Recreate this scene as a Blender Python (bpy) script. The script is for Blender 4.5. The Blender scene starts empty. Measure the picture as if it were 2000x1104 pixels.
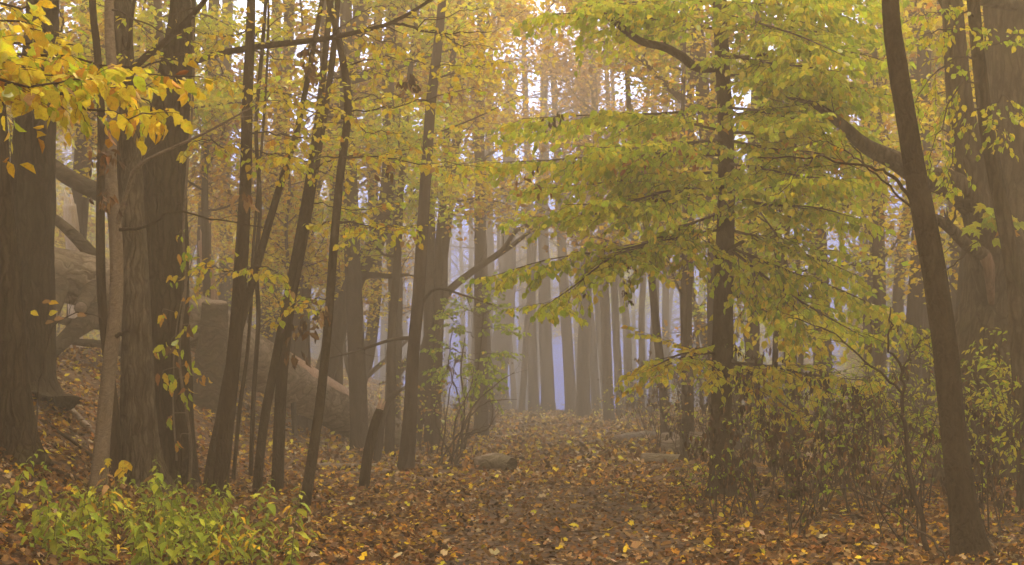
import bpy, math
import numpy as np
from mathutils import Matrix, Vector

R = math.radians
rng = np.random.default_rng(11)
scene = bpy.context.scene
COL = scene.collection

# ------------------------------------------------------------------ camera
F, CX, CY, CAMZ = 2747.0, 1000.0, 552.0, 1.6          # focal length in photo pixels, photo centre, eye height
PITCH = math.atan(208.0 / F)
cam_d = bpy.data.cameras.new('camera')
cam_d.sensor_width = 36.0
cam_d.lens = 36.0 * F / 2000.0
cam_d.clip_end = 600.0
cam = bpy.data.objects.new('camera', cam_d)
cam.location = (0, 0, CAMZ)
cam.rotation_euler = (math.pi / 2 + PITCH, 0, 0)
COL.objects.link(cam)
scene.camera = cam

# ------------------------------------------------------------------ sky, sun, exposure
SUN_EL, SUN_AZ = R(42), R(28)                          # azimuth from +Y (view direction) towards +X
world = bpy.data.worlds.new('World')
scene.world = world
world.use_nodes = True
wn, wl = world.node_tree.nodes, world.node_tree.links
wn.clear()
sky = wn.new('ShaderNodeTexSky')
sky.sky_type = 'NISHITA'
sky.sun_disc = False
sky.sun_elevation = SUN_EL
sky.sun_rotation = SUN_AZ
sky.dust_density = 4.0
mixw = wn.new('ShaderNodeMix'); mixw.data_type = 'RGBA'
mixw.inputs[0].default_value = 0.85                    # overcast: mostly an even pale cloud layer
mixw.inputs[7].default_value = (11.6, 8.8, 5.9, 1)
bg = wn.new('ShaderNodeBackground')
bg.inputs[1].default_value = 0.11
wo = wn.new('ShaderNodeOutputWorld')
wl.new(sky.outputs[0], mixw.inputs[6])
wl.new(mixw.outputs[2], bg.inputs[0])
wl.new(bg.outputs[0], wo.inputs[0])

sun_d = bpy.data.lights.new('sun', 'SUN')
sun_d.energy = 0.9
sun_d.angle = R(14)
sun_d.color = (1.0, 0.80, 0.50)
sun = bpy.data.objects.new('sun', sun_d)
sd = Vector((math.sin(SUN_AZ) * math.cos(SUN_EL), math.cos(SUN_AZ) * math.cos(SUN_EL), math.sin(SUN_EL)))
sun.rotation_euler = sd.to_track_quat('Z', 'Y').to_euler()
sun.location = sd * 60
COL.objects.link(sun)

vs = scene.view_settings
vs.view_transform = 'Standard'
vs.look = 'None'
vs.exposure = 3.32
vs.gamma = 1.0
vs.use_curve_mapping = False
cy = scene.cycles
cy.max_bounces = 4
cy.diffuse_bounces = 2
cy.glossy_bounces = 1
cy.transmission_bounces = 3
cy.volume_bounces = 0
cy.transparent_max_bounces = 4
cy.caustics_reflective = False
cy.caustics_refractive = False
cy.use_denoising = True
cy.use_adaptive_sampling = True
cy.adaptive_threshold = 0.025
HAZE_DENSITY = 0.0232
HAZE_COLOR = (0.40, 0.30, 0.175, 1)
HAZE_ABSORB = (0.0, 0.05, 0.31, 1)

# ------------------------------------------------------------------ small maths
CP, SP = math.cos(PITCH), math.sin(PITCH)


def P(u, v, d):
    """world point that stands d metres ahead and shows at photo pixel (u, v)"""
    x, z = (u - CX) / F, -(v - CY) / F
    k = d / (CP - z * SP)
    return np.array((x * k, d, CAMZ + (SP + z * CP) * k))


def proj(p):
    p = np.atleast_2d(p)
    x, y, z = p[:, 0], p[:, 1], p[:, 2] - CAMZ
    f = y * CP + z * SP
    w = -y * SP + z * CP
    f = np.maximum(f, 0.1)
    return CX + F * x / f, CY - F * w / f, f


def sstep(a, b, t):
    t = np.clip((t - a) / (b - a), 0, 1)
    return t * t * (3 - 2 * t)


def path_x(y):
    return 0.45 + (np.asarray(y, float) - 13) * 0.028


_ph = np.random.default_rng(5).uniform(0, 6.28, 24)


def H(x, y):
    x = np.asarray(x, float); y = np.asarray(y, float)
    z = 0.50 * sstep(30, 68, y) - 0.10 * np.maximum(0, y - 74) * sstep(74, 82, y)
    z = np.maximum(z, -2.2)
    t = (-x - 4.5) / 0.7
    bank = 0.7 * np.where(t > 20, t, np.log1p(np.exp(np.clip(t, -40, 20))))
    z = z + 0.66 * 4.5 * np.tanh(bank / 4.5)
    t2 = (x - 6.0) / 1.2
    z = z + 0.12 * 1.2 * np.where(t2 > 20, t2, np.log1p(np.exp(np.clip(t2, -40, 20)))) * sstep(80, 40, y)
    off = np.abs(x - path_x(y))
    rough = sstep(1.0, 2.6, off)
    n = (np.sin(x * 1.3 + _ph[0] + .6 * np.sin(y * .7)) * np.sin(y * 1.1 + _ph[1]) * .05
         + np.sin(x * 3.1 + _ph[2]) * np.sin(y * 2.7 + _ph[3] + x) * .03)
    return z + n * (.25 + .75 * rough) - .05 * (1 - rough)


def nrmz(v):
    v = np.asarray(v, float)
    return v / np.maximum(np.linalg.norm(v, axis=-1, keepdims=True), 1e-9)


def smooth(pts, n):
    pts = np.asarray(pts, float)
    if len(pts) == 2:
        t = np.linspace(0, 1, n)[:, None]
        return pts[0] * (1 - t) + pts[1] * t
    e = np.vstack([2 * pts[0] - pts[1], pts, 2 * pts[-1] - pts[-2]])
    out = []
    for s in np.linspace(0, len(pts) - 1 - 1e-6, n):
        i = int(s); t = s - i
        a, b, c, d = e[i], e[i + 1], e[i + 2], e[i + 3]
        out.append(.5 * ((2 * b) + (c - a) * t + (2 * a - 5 * b + 4 * c - d) * t * t + (3 * b - a - 3 * c + d) * t ** 3))
    return np.array(out)


def interp_r(rads, n):
    return np.interp(np.linspace(0, 1, n), np.linspace(0, 1, len(rads)), rads)


def tube(pts, rad, sides=8, rough=0.0, seed=0, flare=0.0, cap=True, ridges=0):
    """smooth tube through pts (already resampled); returns verts, quads"""
    pts = np.asarray(pts, float); n = len(pts)
    rad = np.asarray(rad, float)
    T = nrmz(np.gradient(pts, axis=0))
    ref = np.array((1., 0, 0)) if abs(T[0][0]) < .8 else np.array((0, 1., 0))
    N = np.zeros_like(pts)
    nn = nrmz(np.cross(T[0], np.cross(ref, T[0])))
    for i in range(n):
        nn = nn - T[i] * nn.dot(T[i]); nn = nrmz(nn); N[i] = nn
    B = np.cross(T, N)
    th = np.linspace(0, 2 * np.pi, sides, endpoint=False)
    rr = np.repeat(rad[:, None], sides, 1)
    if rough or flare or ridges:
        g = np.random.default_rng(seed)
        s = np.concatenate([[0], np.cumsum(np.linalg.norm(np.diff(pts, axis=0), axis=1))])
        k = np.zeros((n, sides))
        for _ in range(6):
            f = g.integers(1, 6); k += np.sin(f * th[None] + g.uniform(0, 6.28) + s[:, None] * g.uniform(-1.2, 1.2)) * np.sin(s[:, None] * g.uniform(.6, 3.5) + g.uniform(0, 6.28)) / 3
        rr = rr * (1 + rough * k)
        if ridges:
            q = g.normal(0, 1, (n, sides))
            for i in range(1, n):
                q[i] = .75 * q[i - 1] + .66 * q[i]
            rr = rr * (1 + ridges * q)
        if flare:
            lob = 1 + .45 * np.sin(3 * th + g.uniform(0, 6)) + .25 * np.sin(5 * th + g.uniform(0, 6))
            rr = rr * (1 + flare * np.exp(-s / .22)[:, None] * lob[None])
    V = pts[:, None] + rr[..., None] * (np.cos(th)[None, :, None] * N[:, None] + np.sin(th)[None, :, None] * B[:, None])
    V = V.reshape(-1, 3)
    i = np.arange(n - 1)[:, None] * sides; j = np.arange(sides)[None]; j2 = (j + 1) % sides
    Q = np.stack([i + j, i + j2, i + sides + j2, i + sides + j], -1).reshape(-1, 4)
    if cap:
        c = pts[-1]
        V = np.vstack([V, c + (V[-sides:] - c) * .02 + T[-1] * rad[-1] * .15])
        a = (n - 1) * sides
        Q = np.vstack([Q, np.stack([a + j[0], a + j2[0], a + sides + j2[0], a + sides + j[0]], -1)])
    return V, Q


class Acc:
    def __init__(self):
        self.V, self.Q, self.n = [], [], 0

    def add(self, V, Q):
        self.V.append(V); self.Q.append(Q + self.n); self.n += len(V)

    def mesh(self, name, mat, origin=(0, 0, 0), smooth_=True):
        return mesh_from(name, np.vstack(self.V) - np.asarray(origin), np.vstack(self.Q), mat, smooth_)


def mesh_from(name, V, Fc, mat, smooth_=False, col=None):
    me = bpy.data.meshes.new(name)
    V = np.ascontiguousarray(V, np.float32); Fc = np.ascontiguousarray(Fc, np.int32)
    k = Fc.shape[1]
    me.vertices.add(len(V)); me.vertices.foreach_set('co', V.ravel())
    me.loops.add(Fc.size); me.loops.foreach_set('vertex_index', Fc.ravel())
    me.polygons.add(len(Fc))
    me.polygons.foreach_set('loop_start', np.arange(0, Fc.size, k, dtype=np.int32))
    if smooth_:
        me.polygons.foreach_set('use_smooth', np.ones(len(Fc), bool))
    if col is not None:
        a = me.attributes.new('leafcol', 'FLOAT_COLOR', 'POINT')
        c = np.ones((len(V), 4), np.float32); c[:, :3] = col
        a.data.foreach_set('color', c.ravel())
    me.update(calc_edges=True)
    if mat:
        me.materials.append(mat)
    return me


def obj(name, me, parent=None, loc=(0, 0, 0)):
    o = bpy.data.objects.new(name, me)
    COL.objects.link(o)
    o.location = loc
    if parent is not None:
        o.parent = parent
    return o


def tag(o, label=None, cat=None, group=None, kind=None):
    if label: o['label'] = label
    if cat: o['category'] = cat
    if group: o['group'] = group
    if kind: o['kind'] = kind
    return o


# ------------------------------------------------------------------ materials
def new_mat(name):
    m = bpy.data.materials.new(name); m.use_nodes = True
    m.node_tree.nodes.clear()
    return m, m.node_tree.nodes, m.node_tree.links


def bark_mat(name, dark, light, grain=16.0, zs=0.13, bump=0.5, patch=0.35, patch_col=None, rough=0.9, crack_shade=0.0, moss=0.0, axes=(1, 1)):
    m, n, l = new_mat(name)
    out = n.new('ShaderNodeOutputMaterial'); b = n.new('ShaderNodeBsdfPrincipled')
    b.inputs['Roughness'].default_value = rough
    b.inputs['Specular IOR Level'].default_value = 0.04
    tc = n.new('ShaderNodeTexCoord'); mp = n.new('ShaderNodeMapping')
    mp.inputs['Scale'].default_value = (axes[0], axes[1], zs)
    nd = n.new('ShaderNodeTexNoise'); nd.inputs['Scale'].default_value = 3.0; nd.inputs['Detail'].default_value = 3
    l.new(tc.outputs['Object'], nd.inputs['Vector'])
    va = n.new('ShaderNodeVectorMath'); va.operation = 'MULTIPLY_ADD'; va.inputs[1].default_value = (.16, .16, .5)
    l.new(nd.outputs['Color'], va.inputs[0]); l.new(tc.outputs['Object'], va.inputs[2])
    l.new(va.outputs[0], mp.inputs[0])
    n1 = n.new('ShaderNodeTexNoise'); n1.inputs['Scale'].default_value = grain; n1.inputs['Detail'].default_value = 6; n1.inputs['Roughness'].default_value = .65
    n1.inputs['Distortion'].default_value = .6
    l.new(mp.outputs[0], n1.inputs['Vector'])
    vo = n.new('ShaderNodeTexVoronoi'); vo.feature = 'DISTANCE_TO_EDGE'; vo.inputs['Scale'].default_value = grain * .9
    l.new(mp.outputs[0], vo.inputs['Vector'])
    n2 = n.new('ShaderNodeTexNoise'); n2.inputs['Scale'].default_value = 2.2; n2.inputs['Detail'].default_value = 4
    l.new(tc.outputs['Object'], n2.inputs['Vector'])
    cr = n.new('ShaderNodeValToRGB')
    cr.color_ramp.elements[0].position = .32; cr.color_ramp.elements[0].color = (*dark, 1)
    cr.color_ramp.elements[1].position = .68; cr.color_ramp.elements[1].color = (*light, 1)
    l.new(n1.outputs['Fac'], cr.inputs[0])
    r2 = n.new('ShaderNodeValToRGB')
    r2.color_ramp.elements[0].position = .5; r2.color_ramp.elements[1].position = .68
    l.new(n2.outputs['Fac'], r2.inputs[0])
    mulp = n.new('ShaderNodeMath'); mulp.operation = 'MULTIPLY'; mulp.inputs[1].default_value = patch
    l.new(r2.outputs[0], mulp.inputs[0])
    mx = n.new('ShaderNodeMix'); mx.data_type = 'RGBA'
    pc = patch_col or tuple(min(1, c * 1.7) for c in light)
    mx.inputs[7].default_value = (*pc, 1)
    l.new(mulp.outputs[0], mx.inputs[0]); l.new(cr.outputs[0], mx.inputs[6])
    cm = n.new('ShaderNodeMapRange'); cm.inputs[1].default_value = 0; cm.inputs[2].default_value = .16; cm.inputs[3].default_value = crack_shade; cm.inputs[4].default_value = 0
    l.new(vo.outputs['Distance'], cm.inputs[0])
    mc = n.new('ShaderNodeMix'); mc.data_type = 'RGBA'; mc.inputs[7].default_value = (*[c * .45 for c in dark], 1)  # crack shade put into the colour, since soft light leaves the bump weak
    l.new(cm.outputs[0], mc.inputs[0]); l.new(mx.outputs[2], mc.inputs[6])
    last = mc.outputs[2]
    if moss:
        n3 = n.new('ShaderNodeTexNoise'); n3.inputs['Scale'].default_value = 1.3; n3.inputs['Detail'].default_value = 7; n3.inputs['Roughness'].default_value = .7
        l.new(tc.outputs['Object'], n3.inputs['Vector'])
        m3 = n.new('ShaderNodeMapRange'); m3.inputs[1].default_value = .5; m3.inputs[2].default_value = .7; m3.inputs[3].default_value = 0; m3.inputs[4].default_value = moss
        l.new(n3.outputs['Fac'], m3.inputs[0])
        x3 = n.new('ShaderNodeMix'); x3.data_type = 'RGBA'; x3.inputs[7].default_value = (.085, .08, .03, 1)
        l.new(m3.outputs[0], x3.inputs[0]); l.new(last, x3.inputs[6]); last = x3.outputs[2]
    l.new(last, b.inputs['Base Color'])
    mm = n.new('ShaderNodeMath'); mm.operation = 'MINIMUM'; mm.inputs[1].default_value = .25
    l.new(vo.outputs['Distance'], mm.inputs[0])
    ad = n.new('ShaderNodeMath'); ad.operation = 'MULTIPLY_ADD'; ad.inputs[1].default_value = 2.0
    l.new(mm.outputs[0], ad.inputs[0]); l.new(n1.outputs['Fac'], ad.inputs[2])
    bp = n.new('ShaderNodeBump'); bp.inputs['Strength'].default_value = bump; bp.inputs['Distance'].default_value = .03
    l.new(ad.outputs[0], bp.inputs['Height']); l.new(bp.outputs[0], b.inputs['Normal'])
    l.new(b.outputs[0], out.inputs[0])
    return m


def leaf_mat(name, trans=0.5, spots=0.5, spot_col=(.22, .10, .02), gloss=.02, scale=45.0):
    m, n, l = new_mat(name)
    out = n.new('ShaderNodeOutputMaterial')
    at = n.new('ShaderNodeAttribute'); at.attribute_name = 'leafcol'
    ge = n.new('ShaderNodeNewGeometry')
    no = n.new('ShaderNodeTexNoise'); no.inputs['Scale'].default_value = scale; no.inputs['Detail'].default_value = 3
    l.new(ge.outputs['Position'], no.inputs['Vector'])
    cr = n.new('ShaderNodeValToRGB'); cr.color_ramp.elements[0].position = .54; cr.color_ramp.elements[1].position = .74
    l.new(no.outputs['Fac'], cr.inputs[0])
    mu = n.new('ShaderNodeMath'); mu.operation = 'MULTIPLY'; mu.inputs[1].default_value = spots
    l.new(cr.outputs[0], mu.inputs[0])
    mx = n.new('ShaderNodeMix'); mx.data_type = 'RGBA'; mx.inputs[7].default_value = (*spot_col, 1)
    l.new(mu.outputs[0], mx.inputs[0]); l.new(at.outputs['Color'], mx.inputs[6])
    d = n.new('ShaderNodeBsdfDiffuse'); t = n.new('ShaderNodeBsdfTranslucent')
    l.new(mx.outputs[2], d.inputs[0]); l.new(mx.outputs[2], t.inputs[0])
    ms = n.new('ShaderNodeMixShader'); ms.inputs[0].default_value = trans
    l.new(d.outputs[0], ms.inputs[1]); l.new(t.outputs[0], ms.inputs[2])
    g = n.new('ShaderNodeBsdfGlossy'); g.inputs['Roughness'].default_value = .45; g.inputs[0].default_value = (.9, .9, .9, 1)
    fr = n.new('ShaderNodeFresnel'); fr.inputs[0].default_value = 1.35
    fm = n.new('ShaderNodeMath'); fm.operation = 'MULTIPLY'; fm.inputs[1].default_value = gloss * 4
    l.new(fr.outputs[0], fm.inputs[0])
    ms2 = n.new('ShaderNodeMixShader')
    l.new(fm.outputs[0], ms2.inputs[0]); l.new(ms.outputs[0], ms2.inputs[1]); l.new(g.outputs[0], ms2.inputs[2])
    l.new(ms2.outputs[0], out.inputs[0])
    return m


def ground_mat(name, c1, c2, c3):
    m, n, l = new_mat(name)
    out = n.new('ShaderNodeOutputMaterial'); b = n.new('ShaderNodeBsdfPrincipled')
    b.inputs['Roughness'].default_value = .95; b.inputs['Specular IOR Level'].default_value = .1
    ge = n.new('ShaderNodeNewGeometry')
    n1 = n.new('ShaderNodeTexNoise'); n1.inputs['Scale'].default_value = 14; n1.inputs['Detail'].default_value = 8; n1.inputs['Roughness'].default_value = .75
    n2 = n.new('ShaderNodeTexVoronoi'); n2.inputs['Scale'].default_value = 11
    l.new(ge.outputs['Position'], n1.inputs['Vector']); l.new(ge.outputs['Position'], n2.inputs['Vector'])
    cr = n.new('ShaderNodeValToRGB'); e = cr.color_ramp.elements
    e[0].position = .3; e[0].color = (*c1, 1); e[1].position = .72; e[1].color = (*c3, 1)
    k = e.new(.5); k.color = (*c2, 1)
    mx = n.new('ShaderNodeMix'); mx.data_type = 'FLOAT'; mx.inputs[0].default_value = .45
    sp = n.new('ShaderNodeSeparateColor')
    l.new(n2.outputs['Color'], sp.inputs[0])
    l.new(n1.outputs['Fac'], mx.inputs[2]); l.new(sp.outputs[0], mx.inputs[3])
    l.new(mx.outputs[0], cr.inputs[0]); l.new(cr.outputs[0], b.inputs['Base Color'])
    bp = n.new('ShaderNodeBump'); bp.inputs['Strength'].default_value = .8; bp.inputs['Distance'].default_value = .04
    l.new(mx.outputs[0], bp.inputs['Height']); l.new(bp.outputs[0], b.inputs['Normal'])
    l.new(b.outputs[0], out.inputs[0])
    return m


M = {}
M['furrow'] = bark_mat('furrowed_bark', (.014, .008, .0035), (.07, .046, .023), 15, .10, 1.0, .25, crack_shade=.7, moss=.35)
M['greyfurrow'] = bark_mat('grey_furrowed_bark', (.035, .024, .013), (.16, .115, .066), 17, .12, 1.0, .4, crack_shade=.7, moss=.25)
M['limbwood'] = bark_mat('dark_limb_bark', (.035, .024, .013), (.15, .105, .062), 9, .9, 1.0, .3, (.10, .09, .035), crack_shade=.5, moss=.4, axes=(.3, .5))
M['oak'] = bark_mat('oak_bark', (.026, .016, .008), (.125, .083, .044), 12, .10, 1.0, .25, (.20, .15, .09), crack_shade=.7, moss=.35)
M['dark'] = bark_mat('dark_bark', (.020, .012, .006), (.06, .039, .02), 26, .2, .5, .25)
M['smooth'] = bark_mat('smooth_grey_bark', (.022, .014, .0065), (.068, .046, .024), 22, .45, .45, .5, (.10, .072, .04))
M['pale'] = bark_mat('pale_smooth_bark', (.12, .084, .048), (.26, .19, .115), 18, 2.2, .3, .45, (.15, .11, .075))
M['far'] = bark_mat('woodland_bark', (.03, .021, .014), (.075, .053, .035), 12, .15, .5, .3)
M['twig'] = bark_mat('twig_bark', (.04, .028, .018), (.085, .06, .04), 30, .6, .2, .2)
M['log'] = bark_mat('weathered_log_bark', (.12, .082, .048), (.42, .31, .195), 9, .9, 1.0, .35, (.15, .135, .05), crack_shade=.5, moss=.5, axes=(.16, .35))
M['raw'] = bark_mat('bare_wood', (.34, .18, .10), (.60, .40, .25), 18, .1, .6, .3, (.30, .14, .08))
M['rawsunlit'] = bark_mat('sunlit_pale_wood', (.62, .45, .30), (.85, .70, .52), 18, .1, .5, .2)  # pale wood with its sunlit brightness put into the colour
M['rust'] = bark_mat('weathered_bare_wood', (.11, .06, .035), (.24, .14, .085), 18, .1, .6, .3)
M['vine'] = bark_mat('vine_bark', (.10, .07, .04), (.22, .16, .10), 30, .3, .4, .2)
M['cut'] = bark_mat('sawn_wood', (.16, .11, .07), (.30, .22, .15), 30, 1, .4, .4)
M['leaf'] = leaf_mat('autumn_leaf')
M['litter'] = leaf_mat('dry_leaf', .12, .35, (.08, .04, .018), .006, 60)
M['herb'] = leaf_mat('herb_leaf', .35, .25, (.14, .15, .02), .03, 40)
M['farleaf'] = leaf_mat('far_leaf', .5, .0, gloss=.02)
M['ground'] = ground_mat('forest_floor', (.035, .02, .011), (.10, .055, .028), (.22, .125, .06))
M['pathm'] = ground_mat('trodden_path', (.03, .019, .012), (.085, .052, .032), (.17, .105, .06))

# leaf colours (linear)
YEL, GOLD, YG, LIME, GRN, DGRN, ORG, BRN, TAN, DBR, PODC, PALE, RUST, HERB, HERBY = range(15)
PAL = np.array([(.78, .62, .035), (.76, .48, .02), (.60, .56, .03), (.46, .54, .025), (.26, .36, .02), (.13, .18, .018),
                (.58, .27, .025), (.20, .095, .03), (.38, .22, .08), (.075, .042, .022), (.035, .024, .016), (.54, .40, .21),
                (.30, .115, .03), (.28, .36, .025), (.50, .52, .035)])

# leaf templates: x along the leaf, y across, z up
def fan_template(out, mid):
    V = np.array([mid] + list(out), float); k = len(out)
    T = np.array([(0, 1 + i, 1 + (i + 1) % k) for i in range(k)])
    return V, T


OVATE = fan_template([(0, 0, 0), (.26, -.34, .05), (.62, -.32, .03), (1, 0, -.12), (.62, .32, .03), (.26, .34, .05)], (.45, 0, -.04))
LANCE = fan_template([(0, 0, 0), (.3, -.23, .04), (.62, -.19, -.01), (1, 0, -.2), (.62, .19, -.01), (.3, .23, .04)], (.42, 0, -.02))
DRY1 = fan_template([(0, 0, 0), (.25, -.36, .16), (.5, -.2, .03), (.8, -.33, .14), (1, 0, .1), (.75, .3, .05), (.5, .22, .12), (.22, .36, .02)], (.5, 0, 0))
DRY2 = fan_template([(0, 0, .02), (.3, -.27, .0), (.7, -.25, .20), (1, 0, .24), (.7, .27, .10), (.3, .3, .2)], (.5, 0, -.02))
DRY3 = fan_template([(0, 0, .2), (.18, -.42, .06), (.52, -.17, .02), (.62, -.44, .02), (1, -.02, .16), (.66, .42, .2), (.5, .16, .04), (.2, .4, .1)], (.42, 0, 0))
CURL = fan_template([(0, 0, 0), (.3, -.2, .22), (.65, -.16, .24), (1, .04, .05), (.65, .2, .16), (.3, .2, .2)], (.5, 0, -.02))
POD = fan_template([(0, 0, 0), (.3, -.10, .05), (.7, -.11, .04), (1, 0, 0), (.7, .11, .04), (.3, .10, .05)], (.5, 0, -.03))
KITE = (np.array([(0, 0, 0), (.45, -.38, .05), (1, 0, -.05), (.45, .38, .05)]), np.array([(0, 1, 2), (0, 2, 3)]))
def big_ovate(w=.33, tooth=.02, curl=.1, point=.16):
    xs = np.array([0, .08, .2, .36, .52, .68, .82, .92]); hw = w * np.sin(np.pi * np.clip(xs, 0, 1) ** .8) ** .75
    hw[0] = 0
    V, T = [], []
    for i, x in enumerate(xs):
        tw = hw[i] * (1 + (tooth / w if i % 2 else -tooth / w) if i else 1)
        b = -curl * x * x
        V += [(x, 0, b), (x, -tw, b + .10 * tw / w * .8), (x, tw, b + .08 * tw / w)]
    V.append((1, 0, -curl - .04)); n = len(xs)
    for i in range(n - 1):
        a, c = i * 3, (i + 1) * 3
        T += [(a, a + 1, c + 1), (a, c + 1, c), (a, c, c + 2), (a, c + 2, a + 2)]
    a = (n - 1) * 3; t = n * 3
    T += [(a, a + 1, t), (a, t, a + 2)]
    return np.array(V, float), np.array(T)


BIG = big_ovate()
BIGC = big_ovate(.22, .03, .28)
LOBED = fan_template([(0, 0, 0), (.1, -.3, .03), (.3, -.5, -.03), (.38, -.22, .03), (.72, -.4, -.04), (.68, -.14, .02), (1, 0, -.1), (.68, .14, .02), (.72, .4, -.02), (.38, .22, .04), (.3, .5, -.05), (.1, .3, .03)], (.4, 0, .0))

_lm = {}


def leaf_mesh(tname, T, ci, mat, var=0):
    key = (tname, ci, mat, var)
    if key not in _lm:
        g = np.random.default_rng(abs(hash((ci, var))) % 9999 + len(tname))
        V, Fc = T
        V = V + g.normal(0, .022, V.shape) * (np.abs(V[:, :1]) > .05)
        V[:, 2] += g.uniform(-.35, .1) * V[:, 0] ** 2 + g.uniform(-.35, .35) * V[:, 0] * V[:, 1]
        V[:, 1] *= g.uniform(.8, 1.1)
        c = np.repeat(PAL[ci][None], len(V), 0) * g.uniform(.75, 1.2)
        edge = np.abs(V[:, 1:2]) / .3
        c = c * (1 - .18 * edge * g.uniform(0, 1)) + PAL[(YEL if ci in (YG, LIME, GRN) else BRN)] * (.12 * edge)
        c = c * g.uniform(.92, 1.08, c.shape)
        _lm[key] = mesh_from('leaf', V, Fc, M[mat], True, c)
    return _lm[key]


class Leaves:
    def __init__(self):
        self.p, self.a, self.n, self.s, self.c = [], [], [], [], []

    def add(self, p, a, n, s, c):
        self.p.append(p); self.a.append(a); self.n.append(n); self.s.append(s); self.c.append(c)

    def __len__(self):
        return len(self.p)

    def arrays(self):
        p, a, n = np.array(self.p), nrmz(self.a), np.array(self.n)
        n = n - a * (n * a).sum(1)[:, None]; n = nrmz(n)
        return p, a, n, np.array(self.s), np.array(self.c)


def frames_mesh(name, p, a, n, s, c, T, mat, origin=(0, 0, 0), jit=.15, seed=1, colors=None, data=False):
    V, Fc = T
    b = np.cross(n, a)
    k = len(V)
    g = np.random.default_rng(seed)
    sx = g.uniform(.85, 1.15, len(p))[:, None, None]; sy = g.uniform(.75, 1.2, len(p))[:, None, None]; sz = g.uniform(.2, 1.9, len(p))[:, None, None]
    W = p[:, None] + s[:, None, None] * (V[None, :, :1] * sx * a[:, None] + V[None, :, 1:2] * sy * b[:, None] + V[None, :, 2:] * sz * n[:, None])
    W = W.reshape(-1, 3) - np.asarray(origin)
    FF = (Fc[None] + (np.arange(len(p)) * k)[:, None, None]).reshape(-1, Fc.shape[1])
    cc = PAL[c] if colors is None else colors
    cc = cc * g.uniform(1 - 1.6 * jit, 1 + jit, (len(p), 1)) * g.uniform(1 - jit * .4, 1 + jit * .4, (len(p), 3))
    if data:
        return W, FF, np.repeat(cc, k, 0)
    return mesh_from(name, W, FF, M[mat], False, np.repeat(cc, k, 0))


def emit(parent, base, L, T, tname, mat, n_obj, minpx=9.0, objT=None, part='leaf', stuff='foliage', seed=1):
    """the leaves that show largest become parts of their own, the rest one joined part"""
    if not len(L):
        return
    p, a, n, s, c = L.arrays()
    u, v, f = proj(p)
    px = s * F / f
    ok = (u > -20) & (u < 2020) & (v > -20) & (v < 1120) & (px >= minpx)
    order = np.argsort(-(px * ok)); pick = order[:n_obj]; pick = pick[ok[pick]]
    oT = objT or T
    for i in pick:
        me = leaf_mesh(tname, oT, int(c[i]), mat, int(i) % 6)
        o = bpy.data.objects.new(part, me); COL.objects.link(o)
        b = np.cross(n[i], a[i]); w = s[i]
        o.parent = parent
        o.matrix_basis = Matrix(((a[i][0] * w, b[0] * w, n[i][0] * w, p[i][0] - base[0]),
                                 (a[i][1] * w, b[1] * w, n[i][1] * w, p[i][1] - base[1]),
                                 (a[i][2] * w, b[2] * w, n[i][2] * w, p[i][2] - base[2]), (0, 0, 0, 1)))
    rest = np.ones(len(p), bool); rest[pick] = False
    if rest.any():
        me = frames_mesh(stuff, p[rest], a[rest], n[rest], s[rest], c[rest], T, mat, base, seed=seed)
        tag(obj(stuff, me, parent), kind='stuff')


# ------------------------------------------------------------------ plants
def choice(cols):
    """cols: list of (palette index, weight)"""
    w = np.array([x[1] for x in cols], float)
    return int(rng.choice([x[0] for x in cols], p=w / w.sum()))


def rot_about(v, k, ang):
    k = nrmz(k)
    return v * math.cos(ang) + np.cross(k, v) * math.sin(ang) + k * k.dot(v) * (1 - math.cos(ang))


UP = np.array((0, 0, 1.0))


def twig_pts(p0, d, ln, droop=.1, wander=.12, n=5):
    pts = [p0]; d = nrmz(d); st = ln / n
    for i in range(n):
        d = nrmz(d + rng.normal(0, wander, 3) * np.array((1, 1, .6)) + np.array((0, 0, -droop / n)))
        pts.append(pts[-1] + d * st)
    return np.array(pts)


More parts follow.
